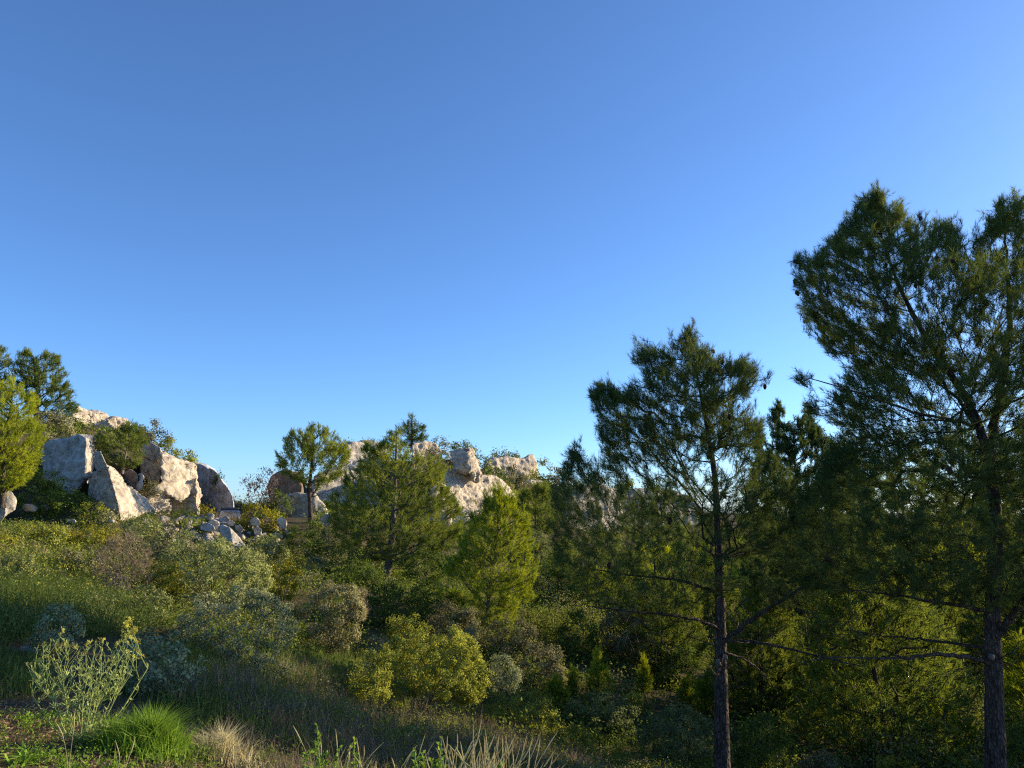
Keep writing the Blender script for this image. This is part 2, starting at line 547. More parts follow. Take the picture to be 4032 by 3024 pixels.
rock('boulder', 'big grey boulder with a rounded sunlit top, under the oak on the left slope',
     [hl([(41, 457, 2.6), (46, 446, 2.2), (70, 438, .8), (80, 435, .6), (86, 440, 0), (84, 480, 0), (72, 494, .3), (60, 488, 1), (46, 478, 2)], 47.5, 4),
      hl([(86, 440, 0), (92, 437, 1.4), (96.5, 447, 2.0), (94.5, 462, 2.2), (88, 484, 1.6), (84, 480, 0), (80, 435, .8)], 47.5, 3)], .10, .30, 'rock', seed=1, smooth_iter=3)
rock('boulder', 'pyramid-shaped pale rock with a sharp sunlit ridge beside the road',
     [hl([(107.5, 466, 0), (117, 473, 1.3), (126, 483, 2), (134, 493, 2.6), (145, 502, 3.2), (153, 511, 3.4), (126, 522, .6), (121, 521, -.8), (117, 500, -.9)], 43, 3),
      hl([(107.5, 466, 0), (117, 500, -.9), (121, 521, -.8), (102, 520, 1.2), (88, 504, 2.4), (87, 488, 2.5), (94, 475, 1.6), (100, 468, .6)], 43, 3.2)], .09, .27, 'rock_cream', seed=2)
rock('boulder', 'small tilted block perched on top of the pyramid-shaped rock',
     [hl([(95, 451.5, .8), (101, 452, 0), (107.5, 466, 0), (106, 469, .2), (99, 472, .4), (95.5, 467, .8)], 43.6, 1.4)], .08, .10, 'rock', seed=3)
rock('boulder', 'rounded grey boulder balanced on top of the cliff beside the pine shrub',
     [hl([(142.5, 444, 1), (151, 442.5, .4), (160, 447.5, 0), (163.5, 455, .4), (162, 463, .5), (152, 461, .1), (142.5, 457, .8)], 52, 2)], .09, .10, 'rock', seed=4, smooth_iter=5)
rock('boulder', 'upright pale block right under the balanced boulder',
     [hl([(142, 459, 1), (152, 460.5, 0), (159.5, 462, 0), (160.5, 484, .2), (150, 486, .3), (141, 473, 1)], 52.5, 2.5)], .10, .14, 'rock', seed=5)
rock('boulder', 'brownish boulder in the gap between pyramid rock and upright block',
     [hl([(124, 472, 1), (131, 469, .5), (137, 473, .3), (138.5, 484, .6), (131, 492, .4), (125, 482, .7)], 46, 1.5)], .09, .12, 'rock_brown', seed=6)
rock('boulder', 'small pale stone left of the upright block above the pyramid rock slope',
     [hl([(137, 474, .4), (142, 473, .2), (145, 478, .2), (142, 483, 0), (138, 482, .2)], 46.4, .9),
      hl([(133, 483, .4), (140, 481, .2), (144, 484, .2), (140, 492, 0), (136, 492, .2)], 46.2, .9)], .07, .08, 'rock', seed=7)
rock('cliff', 'warm overhanging limestone cliff face at the end of the left ridge',
     [hl([(126, 482, .8), (138, 470, .6), (165, 458, 0), (196, 466, 0), (198, 528, 0), (118, 528, .6)], 54.6, 3),
      hl([(159, 457, -1.2), (163, 455.5, -1.2), (177, 460, -.3), (194, 464, 1.4), (196, 476, 1.6), (194, 489, 1.2), (180, 500, -.4), (168, 495, -1.6), (160, 480, -1.6)], 52.4, 4),
      hl([(150, 486, -.6), (162, 482, -.4), (172, 496, .8), (172, 514, 1.0), (165, 526, .8), (150, 524, -.6), (147, 502, -.9)], 51, 4),
      hl([(172, 492, 1.0), (196, 478, .6), (197, 524, .6), (163, 524, .4), (162, 508, .4)], 52.6, 4)], .11, .36, 'rock_cream', 'cliff', .6, 8, 1)
rock('cliff', 'grey streaked smooth rock wall rising behind the parked car',
     [hl([(188, 463, 4.8), (202, 464.5, 3.4), (209, 469, 2.6), (215, 471, 2.0), (221, 480, 1.4), (227, 486, .8), (231.5, 495, .3), (233, 507, .1), (232, 520, 0), (188, 526, 4.8)], 59.5, 5, .92)],
     .14, .12, 'rock_grey', 'cliff', .5, 9, 3, None, .8)
rock('rock_outcrop', 'sunlit pale rock slab leaning on the skyline of the left hill',
     [hl([(70, 415, -.4), (77, 406, 0), (87, 411, 1.2), (92, 420, 1.8), (100, 433, 2.6), (94, 438, 2.2), (80, 432, .6), (71, 427, -.4)], 74, 4)], .16, .25, 'rock_cream', 'rock outcrop', .5, 10)
rock('rock_outcrop', 'jagged pale rock crest on the skyline left of the round oak',
     [hl([(86, 411, 0), (96, 412.5, .8), (106, 413.5, 1.8), (108, 420, 2), (100, 434, 1.4), (92, 426, .4)], 75, 3),
      hl([(104, 420, 0), (112, 417.5, .8), (122, 418.5, 1.6), (127, 420, 2), (132, 424, 2.6), (127, 433, 2.2), (112, 436, .6)], 76, 3),
      hl([(98, 425, .2), (108, 420, 0), (114, 428, .3), (110, 434, .3), (99, 434, .3)], 74.4, 3)], .15, .28, 'rock_cream', 'rock outcrop', 1.1, 11, 0, None, .7)
rock('boulder', 'two-tone boulder at the left edge beside the road, under the bright pine',
     [hl([(-12, 494, .6), (2, 488, 0), (12, 492, .3), (17, 500, .4), (15, 510, .2), (7, 515, 0), (-10, 512, .3)], 40, 2),
      hl([(-14, 504, 0), (1, 502, -.7), (6, 508, -.6), (5, 518, -.4), (0, 524, -.3), (-14, 524, 0)], 40, 2)], .09, .13, 'rock', seed=12)
for (u, v, d, w, h, sd, lab) in ((30, 508, 41.5, 16, 8, 13, 'flat pale stone among bushes beside the two-tone boulder'),
                                 (45, 508, 42.5, 10, 6, 14, 'small pale stone right of the flat stone behind the road'),
                                 (72, 521, 40, 10, 4.5, 15, 'flat white stone lying on the road verge under the big grey boulder'),
                                 (111, 521, 40, 8, 3.5, 16, 'little flat stone on the verge at the foot of the pyramid rock')):
    rock('stone', lab, [hl([(u - w / 2, v, .2), (u - w / 3, v - h / 2, .1), (u + w / 5, v - h / 2.2, 0), (u + w / 2, v, .3), (u + w / 3, v + h / 2, 0), (u - w / 3, v + h / 2, 0)], d, .7)], .05, .05, 'rock', 'stone', 1.2, sd)

# rock pile in front of the parked car
pile = [
    ([(218, 528), (223, 524, .2), (230, 526, .0), (238, 534, .2), (247, 548, .5), (240, 551, .1), (232, 546, -.2), (222, 537, -.1)], 41, 1.2, 'rock', 'long pale slab sliding down the front of the rock pile'),
    ([(205, 521), (208, 517.5), (213, 517), (215.5, 520), (214, 523), (207, 523.5)], 47, .9, 'rock_grey', 'dark rounded stone on the top left of the rock pile'),
    ([(217, 519), (221, 517.5), (224.5, 520), (225, 525), (220, 525)], 46.5, .9, 'rock_grey', 'dark upright stone on top of the rock pile below the car'),
    ([(222, 517), (226, 515.5), (230, 519), (230, 523), (225, 523)], 47, .9, 'rock', 'pale rounded stone beside the dark upright stone on the pile'),
    ([(207.5, 514), (212.5, 513), (215, 517), (209, 517.5)], 48.5, .8, 'rock_cream', 'cream pointed block standing at the upper end of the pile near the wall'),
    ([(208, 522), (214, 520), (219, 523), (219, 529), (211, 529)], 45, .9, 'rock', 'grey block in the middle left of the rock pile'),
    ([(200, 525), (206, 522), (213, 525), (215, 530), (208, 532), (201, 530)], 44, .9, 'rock_grey', 'broad low grey slab on the left flank of the pile'),
    ([(218, 527), (221, 525), (224, 528), (223, 532), (218, 532)], 43.5, .6, 'rock', 'small grey wedge just above the long slab'),
    ([(249, 521), (253, 517.5), (257, 518), (260.5, 522), (259.5, 527), (252, 526)], 46, 1, 'rock_cream', 'bright cream boulder at the right top of the rubble beside the yellow shrub'),
    ([(227, 521), (232, 520), (235.5, 523), (233, 527), (228, 526)], 45.5, .7, 'rock_cream', 'sunlit cream block in the centre of the rock pile'),
    ([(234, 525), (240, 524), (245, 530), (241, 533), (235, 530)], 43.5, .7, 'rock', 'tilted flat stone right of the long slab'),
    ([(252, 528), (257, 526), (262, 529), (261, 535), (254, 535)], 44, .7, 'rock_cream', 'cream stone at the right edge of the rubble above the oak shrub'),
    ([(234, 516), (238, 515), (239.5, 518), (236, 520)], 48, .5, 'rock_cream', 'small pale stone on the grassy crest right of the car'),
    ([(278, 518), (282, 516), (287, 521), (286, 528), (281, 529), (278, 524)], 46, 1, 'rock', 'grey boulder at the left foot of the umbrella-shaped pine'),
    ([(320, 519), (324, 515), (332, 514), (334, 522), (328, 526), (321, 525)], 47, 1.3, 'rock', 'pale boulder in scrub right of the umbrella-shaped pine trunk'),
    ([(335, 521), (341, 516), (350, 519), (352, 527), (342, 529)], 45, 1.2, 'rock', 'broken pale rock half hidden behind the large spreading pine'),
]
for q, (ol, d, th, mt, lab) in enumerate(pile):
    rock('stone', lab, [hl(ol, d, th, .7)], .045 if q else .06, .085, mt, 'stone', 1.3, 20 + q, 0, 'stones of the rock pile' if q < 13 else None)

# far centre rocks
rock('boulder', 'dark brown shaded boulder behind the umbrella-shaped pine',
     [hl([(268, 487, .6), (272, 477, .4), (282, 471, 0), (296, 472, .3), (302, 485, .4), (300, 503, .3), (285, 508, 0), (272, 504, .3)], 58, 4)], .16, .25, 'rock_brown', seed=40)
rock('boulder', 'broad pale boulder at the foot of the umbrella-shaped pine',
     [hl([(277, 505, .8), (283, 497, .4), (298, 493, 0), (315, 494, .3), (325, 505, .8), (327, 515, 1), (312, 522, .3), (290, 518, .3)], 55, 4)], .14, .2, 'rock', seed=41)
rock('rock_outcrop', 'flat-topped rock on the skyline between the two tallest mid pines',
     [hl([(343, 448, -.6), (348, 443, 0), (364, 441, 1.6), (378, 442.5, 3), (385, 447, 4), (385, 466, 4), (366, 470, 1.4), (346, 464, -.4)], 83, 6),
      hl([(334, 467, 0), (345, 459, .8), (358, 460, 2), (364, 470, 2.6), (354, 482, 1.8), (338, 482, 0)], 79, 5)], .2, .35, 'rock', 'rock outcrop', .5, 42)
rock('cliff', 'pale rock ledge behind the left side of the spreading pine',
     [hl([(316, 476, -1), (330, 472, 0), (352, 472, 2.4), (372, 478, 4.6), (382, 505, 5), (374, 535, 4.4), (330, 530, 0), (312, 505, -1.4)], 74, 6)], .22, .35, 'rock', 'cliff', .5, 43)
rock('rock_outcrop', 'pale knob of rock on the skyline beside the pointed far pine',
     [hl([(412, 446, -.4), (416, 443, 0), (430, 441.5, 1.4), (436, 446, 2.2), (441, 452, 2.8), (441, 472, 2.8), (428, 478, 1), (412, 470, -.4)], 84, 5)], .18, .3, 'rock_cream', 'rock outcrop', .6, 44)
rock('boulder', 'tall leaning boulder with a dark left face standing on the centre cliff',
     [hl([(451.5, 455, 2.0), (454, 450, 1.8), (463, 449.5, .8), (469, 446.5, .2), (464, 460, 0), (470, 475, .2), (461, 470, .8), (452, 465, 2.2)], 77, 3.5),
      hl([(463, 448.5, .4), (470, 446.8, .6), (474, 450, 1.6), (477.5, 462, 2.4), (479, 478, 2.8), (474, 480, .8), (464, 460, 0)], 77, 3)], .13, .55, 'rock_cream', seed=45, smooth_iter=3, scale=.8)
rock('cliff', 'bright limestone cliff with a dark cave mouth in the centre',
     [hl([(434, 482, -1.4), (446, 471, 0.0), (458, 470, 1.4), (470, 475, 2.7), (480, 480, 4.1), (481, 500, 3.5), (480, 536, 3.0), (466, 545, 1.4), (440, 545, -1.9), (430, 515, -2.7)], 77, 7),
      hl([(476, 479, 3.2), (486, 476, 4.6), (497, 478, 5.9), (504, 483, 7.0), (511, 491, 8.4), (512.5, 497, 8.4), (505, 497.5, 7.0), (496, 496, 5.7), (484, 494.5, 4.1), (479, 499, 3.2)], 77, 7),
      hl([(506, 494, 7.6), (513, 495, 8.6), (515, 540, 8.4), (506, 540, 7.3)], 77.5, 5),
      hl([(478, 490, 8.9), (513, 492, 12.7), (515, 545, 12.4), (478, 545, 8.6)], 78, 4)], .14, .36, 'rock_cream', 'cliff', .5, 46, 1)
rock('boulder', 'pale broken rock ledge low under the centre cliff behind the spreading pine',
     [hl([(424, 516, 1), (434, 511, .2), (446, 512, 0), (452, 522, .5), (450, 532, .3), (436, 534, 0), (424, 528, .6)], 66, 4)], .15, .25, 'rock_cream', seed=47)
rock('cliff', 'far limestone cliff with a small horn on its right end',
     [hl([(486, 462, -1), (494, 459, 0), (508, 457.5, 2), (520, 458.5, 4), (530, 461, 6), (536, 474, 6.4), (540, 484, 6.4), (520, 494, 3), (494, 486, -.6), (487, 474, -1.4)], 117, 10),
      hl([(523, 460, 4.6), (528, 455, 5), (533, 454.5, 6), (536, 465, 6.6), (539, 478, 6.8), (528, 478, 5)], 117, 5),
      hl([(515, 482, -1), (540, 481, 3), (552, 487, 5), (562, 496, 7), (560, 510, 7), (520, 508, -1)], 115, 8)], .24, .5, 'rock_cream', 'cliff', .4, 48, 1)
rock('cliff', 'pale far rock face seen through the left branches of the dark middle pine',
     [hl([(566, 496, 0), (580, 486, 1), (600, 485, 3), (616, 492, 5), (622, 515, 5.6), (618, 545, 5), (580, 545, 0), (566, 520, -1)], 98, 8),
      hl([(622, 494, 0), (640, 489, 1.4), (668, 491, 4), (690, 497, 6), (700, 512, 7), (690, 545, 6), (630, 545, 0)], 106, 8)], .28, .5, 'rock', 'cliff', .4, 49, 1)

# ------------------------------------------------------------------ plant growing
def in_poly(x, z, poly):
    px, pz = poly[:, 0], poly[:, 1]
    qx, qz = np.roll(px, -1), np.roll(pz, -1)
    c = np.zeros(len(x), bool)
    for a, b, e, f in zip(px, pz, qx, qz):
        m = (b > z) != (f > z)
        c ^= m & (x < (e - a) * (z - b) / (f - b if f != b else 1e-9) + a)
    return c


def row_span(x, z, poly):
    """left and right outline either side of each point, at its own height"""
    L = np.full(len(x), -1e9); R = np.full(len(x), 1e9)
    px, pz = poly[:, 0], poly[:, 1]
    for a, b, e, f in zip(px, pz, np.roll(px, -1), np.roll(pz, -1)):
        m = (b > z) != (f > z)
        xi = (e - a) * (z - b) / (f - b if f != b else 1e-9) + a
        L = np.where(m & (xi <= x), np.maximum(L, xi), L)
        R = np.where(m & (xi > x), np.minimum(R, xi), R)
    return L, R


def fill_outline(poly, count, depth=1.0, shell=0.5, clump=0.35, clump_scale=1.2, seed=0, maxhalf=9.0):
    """points in the volume whose front view is the outline"""
    out = []
    lo, hi = poly.min(0), poly.max(0)
    got = 0
    for _ in range(60):
        m = count * 3
        x = rng.uniform(lo[0], hi[0], m); z = rng.uniform(lo[1], hi[1], m)
        k = in_poly(x, z, poly)
        x, z = x[k], z[k]
        L, R = row_span(x, z, poly)
        c, a = (L + R) / 2, np.maximum((R - L) / 2, 1e-3)
        t = np.clip((x - c) / a, -1, 1)
        half = np.minimum(a * depth, maxhalf) * np.sqrt(1 - t * t)
        w = rng.uniform(-1, 1, len(x))
        y = w * half
        rad = np.sqrt(t * t + (w * w) * (1 - t * t))
        keep = rng.random(len(x)) < (1 - shell) + shell * rad
        p = np.stack([x, y, z], 1)
        nz = vnoise(p * clump_scale + 40, seed) * .7 + vnoise(p * clump_scale * 2.3 + 9, seed + 1) * .4
        keep &= nz > -0.9 + clump * 1.6 * rng.uniform(.75, 1.1, len(x))
        out.append(p[keep]); got += keep.sum()
        if got >= count:
            break
    return np.concatenate(out)[:count]


def grow(trunks, pts, bf=0.35, rise=0.35, step=0.35, droop=0.0):
    """join every point to the growing tree; trunks = list of polylines. returns nodes, parent, order info"""
    cap = 60 + sum(len(t) for t in trunks) + len(pts) * 6
    N = np.zeros((cap, 3)); path = np.zeros(cap); par = np.full(cap, -1); istr = np.zeros(cap, bool)
    n = 0
    for t in trunks:
        for k, p in enumerate(t):
            N[n] = p; istr[n] = True
            par[n] = n - 1 if k else -1
            path[n] = 0.25 * np.linalg.norm(p - N[n - 1]) + path[n - 1] if k else 0
            n += 1
    TR = N[:n].copy()
    d0 = np.min(np.linalg.norm(pts[:, None] - TR[None], axis=2), axis=1)
    ends = []
    for q in np.argsort(d0):
        p = pts[q]
        dlt = p - N[:n]
        hd = np.hypot(dlt[:, 0], dlt[:, 1])
        dzz = dlt[:, 2] - rise * hd
        cost = np.sqrt(hd * hd + dzz * dzz) + bf * path[:n] + 0.6 * np.maximum(0, -dlt[:, 2] - .05)
        j = int(np.argmin(cost))
        a = N[j]
        ln = np.linalg.norm(p - a)
        kk = min(5, max(1, int(round(ln / step))))
        prev = j
        for s_ in range(1, kk + 1):
            f = s_ / kk
            x = a + (p - a) * f
            if kk > 1:
                x = x + np.array([0, 0, -droop * ln * math.sin(math.pi * f)]) + (rng.normal(size=3) * 0.035 * ln if s_ < kk else 0)
            N[n] = x; par[n] = prev; path[n] = path[prev] + ln / kk
            prev = n; n += 1
        ends.append(prev)
    return N[:n], par[:n], istr[:n], np.array(ends)


def radii(N, par, istr, tip, ex=0.42):
    c = np.zeros(len(N))
    haschild = np.zeros(len(N), bool); haschild[par[par >= 0]] = True
    c[~haschild] = 1
    for k in range(len(N) - 1, -1, -1):
        if par[k] >= 0:
            c[par[k]] += c[k]
    return tip * np.maximum(c, 1) ** ex


def frusta(A, B, ra, rb, sides):
    n = len(A)
    d = norm(B - A)
    up = np.where(np.abs(d[:, 2:3]) > .9, np.array([[1., 0, 0]]), np.array([[0, 0, 1.]]))
    x = norm(np.cross(d, up)); y = np.cross(d, x)
    an = np.arange(sides) * 2 * math.pi / sides
    ring = x[:, None] * np.cos(an)[None, :, None] + y[:, None] * np.sin(an)[None, :, None]
    Va = A[:, None] + ring * ra[:, None, None]
    Vb = (B + d * 0.3 * rb[:, None])[:, None] + ring * rb[:, None, None]
    V = np.concatenate([Va, Vb], 1).reshape(-1, 3)
    k = np.arange(sides); k2 = (k + 1) % sides
    q = np.stack([k, k2, k2 + sides, k + sides], 1)
    Q = (q[None] + (np.arange(n) * 2 * sides)[:, None, None]).reshape(-1, 4)
    return V, Q


def joined(parts):
    Vs, Fs, n = [], [], 0
    for V, F in parts:
        Vs.append(V); Fs.append(F + n); n += len(V)
    return np.concatenate(Vs), np.concatenate(Fs)


def tube(pts, rad, sides=14, wob=0.0, scale=6.0, seed=0):
    pts = np.asarray(pts, float); n = len(pts)
    t = norm(np.gradient(pts, axis=0))
    x = norm(np.cross(t, np.array([0.13, 1.0, 0.07]))); y = np.cross(t, x)
    an = np.arange(sides) * 2 * math.pi / sides
    ring = x[:, None] * np.cos(an)[None, :, None] + y[:, None] * np.sin(an)[None, :, None]
    V = (pts[:, None] + ring * np.asarray(rad)[:, None, None]).reshape(-1, 3)
    if wob:
        V = V + ring.reshape(-1, 3) * (wob * fbm(V * scale, 3, .6, seed))[:, None]
    i = np.arange(n * sides).reshape(n, sides)
    j = np.roll(i, -1, 1)
    Q = np.stack([i[:-1], j[:-1], j[1:], i[1:]], -1).reshape(-1, 4)
    return V, Q


def smooth_line(pts, m):
    pts = np.asarray(pts, float)
    s_ = np.concatenate([[0], np.cumsum(np.linalg.norm(np.diff(pts, axis=0), axis=1))])
    u = np.linspace(0, s_[-1], m)
    o = np.stack([np.interp(u, s_, pts[:, k]) for k in range(3)], 1)
    for _ in range(max(1, m // 12)):
        o[1:-1] = (o[:-2] + 2 * o[1:-1] + o[2:]) / 4
    return o


def needle_mesh(name, pos, dr, ln, K, nlen, nw, tint, mat):
    S = len(pos)
    pos = np.repeat(pos, K, 0); dr = np.repeat(dr, K, 0); ln = np.repeat(ln, K); tint = np.repeat(tint, K)
    t = rng.uniform(.15, 1, S * K)
    perp = norm(np.cross(dr, rand_dir(S * K)))
    al = np.radians(rng.uniform(22, 62, S * K)) * (1.15 - .55 * t)
    nd = dr * np.cos(al)[:, None] + perp * np.sin(al)[:, None]
    base = pos + dr * (ln * t)[:, None]
    L = nlen * rng.uniform(.7, 1.15, S * K)
    w = norm(np.cross(nd, rand_dir(S * K))) * (nw / 2)
    V = np.stack([base - w, base + w, base + nd * L[:, None]], 1).reshape(-1, 3)
    tt_ = np.repeat(np.clip(tint + rng.normal(0, .06, S * K), 0, 1), 3)
    T = np.arange(S * K * 3).reshape(-1, 3)
    return make_mesh(name, V, tris=T, mat=mat, tint=tt_)


def leaf_arrays(pos, dr, ln, wd, face=None):
    """rhombic leaves folded a little along the middle; `face` is the way the blade looks"""
    n = len(pos)
    if face is None:
        side = norm(np.cross(dr, rand_dir(n)))
    else:
        dr = norm(dr - face * (dr * face).sum(1, keepdims=True) * .8)
        side = norm(np.cross(dr, face))
    nrm = np.cross(side, dr)
    mid = pos + dr * (ln * .5)[:, None] + nrm * (ln * .10)[:, None]
    V = np.stack([pos, mid + side * (wd / 2)[:, None], pos + dr * ln[:, None], mid - side * (wd / 2)[:, None]], 1).reshape(-1, 3)
    return V, np.arange(n * 4).reshape(-1, 4)


def px_poly(poly, d, origin):
    """outline in picture pixels at d metres -> local x, z outline"""
    p = np.array([P(u, v, d) for u, v in poly]) - origin
    return p[:, [0, 2]]


def area_px(poly):
    p = np.array(poly, float); q = np.roll(p, -1, 0)
    return abs((p[:, 0] * q[:, 1] - q[:, 0] * p[:, 1]).sum()) / 2


def cone_proto():
    nl, ns = 9, 10
    V, Q = [], []
    for a in range(nl):
        f = a / (nl - 1)
        r = math.sin(math.pi * min(1, f * .93 + .07)) ** .7 * .45 * (1 - .35 * f)
        for b in range(ns):
            an = 2 * math.pi * (b + .5 * (a % 2)) / ns
            rr = r * (1.0 + (.28 if (a + b) % 2 else -.18))
            V.append((rr * math.cos(an), rr * math.sin(an), -f * 1.15))
    for a in range(nl - 1):
        for b in range(ns):
            Q.append((a * ns + b, a * ns + (b + 1) % ns, (a + 1) * ns + (b + 1) % ns, (a + 1) * ns + b))
    return make_mesh('pine_cone', V, quads=Q, mat=M['cone'])


CONE = cone_proto()


def pine(label, d, poly, trunk, r0, cat='pine tree', mat='needle', name='pine_tree', cover=3.2, shoots=4, K=24, nlen=None, nw=None,
         depth=.9, rise=.35, bare=None, nbare=0, cones=0, limbs=0, clump=.35, clump_scale=1.3, tint=(.15, .55), bias=0.25, base_z=None,
         group=None, bark='bark', droop=0.0, seed=0, maxhalf=9.0, shell=.5, r1=None, extra_trunks=(), tip=None, yfun=None, upw=.38, taper=1.0, thin=None, sprig=1.0):
    u0 = trunk[0][0]
    b = P(trunk[0][0], trunk[0][1], d)
    if base_z == 'ground':
        b[2] = gz1(b[0], b[1]) - .08
    elif base_z is not None:
        b[2] = base_z
    org = b
    root = thing(name, label, cat, org, group)
    lp = px_poly(poly, d, org)
    ar = area_px([p for p in poly])
    nw = nw or max(.0055, .42 * d / FPX)
    nlen = nlen or max(.085, 3.6 * d / FPX)
    per = .5 * (nlen * FPX / d) * (nw * FPX / d)          # pixels a needle covers
    nn = ar * cover / max(per, .35)
    N_at = int(np.clip(nn / K / shoots, 60, 6500))
    pts = fill_outline(lp, N_at, depth, shell, clump, clump_scale, seed, maxhalf)
    if sprig:
        cand = pts[~in_poly(pts[:, 0], pts[:, 2] + .28 * sprig, lp)]
        cand = cand[rng.random(len(cand)) < .38]
        up_ = rng.uniform(.05, .34, len(cand)) * sprig
        pts = np.concatenate([pts] + [cand + np.stack([rng.normal(0, .05, len(cand)) * sprig, rng.normal(0, .05, len(cand)), up_ * f_], 1) for f_ in (1, .5)])
    if thin:
        zt, zb = P(u0, thin[0], d)[2] - org[2], P(u0, thin[1], d)[2] - org[2]
        pr = np.clip((pts[:, 2] - zb) / (zt - zb), 0, 1) * (1 - thin[2]) + thin[2]
        pts = pts[rng.random(len(pts)) < pr]
    tl = [np.zeros(3)] + [P(u, v, d) - org for u, v in trunk[1:]]
    tl = smooth_line(tl, max(10, int(np.linalg.norm(tl[-1]) / .22)))
    if len(tl) > 14:
        tl[2:-1, 1] += .10 * np.linalg.norm(tl[-1]) / 7 * np.sin(np.linspace(0, 5, len(tl) - 3) + seed)
    trs = [tl] + [smooth_line([np.array(P(u, v, d + o)) - org for u, v, o in et[2:]], 14) for et in extra_trunks]
    allp, nb = pts, 0
    if bare is not None:
        bp = fill_outline(px_poly(bare, d, org), nbare, depth, .3, .0, 1.0, seed + 3, maxhalf)
        allp = np.concatenate([pts, bp]); nb = len(bp)
    Nn, par, istr, ends = grow(trs, allp, .3, rise, max(.22, nlen * 2), droop)
    tip = tip or max(.0035, .22 * d / FPX)
    rad = radii(Nn, par, istr, tip)
    # trunk
    hts = np.linspace(0, 1, len(tl))
    r1 = r1 or r0 * .18
    tr_r = r0 * (1 - hts) ** taper + r1 * hts
    tr_r[:3] *= np.array([1.28, 1.12, 1.04])[:len(tr_r[:3])]
    dense = smooth_line(tl, max(24, int(np.linalg.norm(tl[-1]) / .07)) if d < 20 else 30)
    Vt, Qt = tube(dense, np.interp(np.linspace(0, 1, len(dense)), hts, tr_r), 18 if d < 20 else 9, r0 * .10, 9.0, seed)
    obj('trunk', make_mesh('trunk', Vt, quads=Qt, mat=M[bark], smooth=True), root)
    # limits: a branch is never thicker than the wood it leaves
    off = 0
    lim = np.full(len(Nn), r0 * .55)
    lim[:len(tl)] = tr_r * .95
    rad = np.minimum(rad, lim)
    for k in range(len(trs[0]), len(Nn)):
        if par[k] >= 0:
            f = .72 if istr[par[k]] else 1.0
            rad[k] = min(rad[k], max(rad[par[k]] * f, tip))
    o0 = len(tl)
    for et, tr_ in zip(extra_trunks, trs[1:]):
        rd = np.linspace(et[0], et[1], len(tr_))
        rad[o0:o0 + len(tr_)] = rd
        o0 += len(tr_)
        fine = smooth_line(tr_, 26)
        fine[1:-1] += rng.normal(0, et[0] * .22, (24, 3))
        Vl, Ql = tube(fine, np.interp(np.linspace(0, 1, 26), np.linspace(0, 1, len(tr_)), rd), 9, et[0] * .12, 9, seed + 4)
        obj('limb', make_mesh('limb', Vl, quads=Ql, mat=M[bark], smooth=True), root)
    e = np.array([k for k in range(len(Nn)) if par[k] >= 0 and not istr[k]])
    A, B = Nn[par[e]], Nn[e]
    ra, rb = np.minimum(rad[par[e]], rad[e] * 1.35), rad[e]
    top = np.full(len(Nn), -1)
    cnt = {}
    for k in range(len(Nn)):
        if par[k] >= 0 and not istr[k]:
            top[k] = k if istr[par[k]] else top[par[k]]
            cnt[top[k]] = cnt.get(top[k], 0) + 1
    big = sorted(cnt, key=lambda k: -cnt[k])[:limbs]
    et = top[e]
    rest = ~np.isin(et, big)
    thick = np.maximum(ra, rb) > .02

    def branch_obj(nm, mask):
        prts = []
        if (mask & thick).any(): prts.append(frusta(A[mask & thick], B[mask & thick], ra[mask & thick], rb[mask & thick], 7))
        if (mask & ~thick).any(): prts.append(frusta(A[mask & ~thick], B[mask & ~thick], ra[mask & ~thick], rb[mask & ~thick], 3))
        if prts:
            Vb, Qb = joined(prts)
            obj(nm, make_mesh(nm, Vb, quads=Qb, mat=M[bark], smooth=True), root)
    for bg_ in big:
        branch_obj('limb', et == bg_)
    branch_obj('branches', rest)
    for ch in root.children:
        if ch.name.startswith('branches'): ch['kind'] = 'stuff'
    # shoots on the foliage points
    order = np.argsort(np.min(np.linalg.norm(allp[:, None] - np.concatenate(trs)[None, ::2], axis=2), axis=1))
    isleaf = np.zeros(len(ends), bool)
    # ends are stored in the order the points were joined
    d0 = np.min(np.linalg.norm(allp[:, None] - np.concatenate(trs)[None], axis=2), axis=1)
    od = np.argsort(d0)
    isleaf = od < len(pts)
    en = ends[isleaf]
    tipd = norm(Nn[en] - Nn[par[en]])
    cent = np.array([np.median(pts[:, 0]), np.median(pts[:, 1]), np.quantile(pts[:, 2], .25)])
    outw = norm(Nn[en] - cent)
    rr = np.repeat(np.arange(len(en)), shoots)
    sl = nlen * rng.uniform(1.4, 3.0, len(rr))
    sd = norm(tipd[rr] * .55 + outw[rr] * .55 + np.array([0, 0, upw]) + rng.normal(0, .46, (len(rr), 3)))
    sp = Nn[en][rr] + (Nn[par[en]][rr] - Nn[en][rr]) * rng.uniform(0, .9, len(rr))[:, None] + rng.normal(0, nlen * .30, (len(rr), 3)) - sd * (sl * .75)[:, None]
    # yellower young shoots in whole sprays; sunlight on the crown top put into the tint
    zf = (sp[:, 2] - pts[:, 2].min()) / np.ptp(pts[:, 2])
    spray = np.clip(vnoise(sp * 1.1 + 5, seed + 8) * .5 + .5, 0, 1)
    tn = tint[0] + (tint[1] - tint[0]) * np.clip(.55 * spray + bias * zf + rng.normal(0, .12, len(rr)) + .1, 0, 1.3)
    obj('crown', needle_mesh('crown', sp, sd, sl, K, nlen, nw, tn, M[mat]), root)
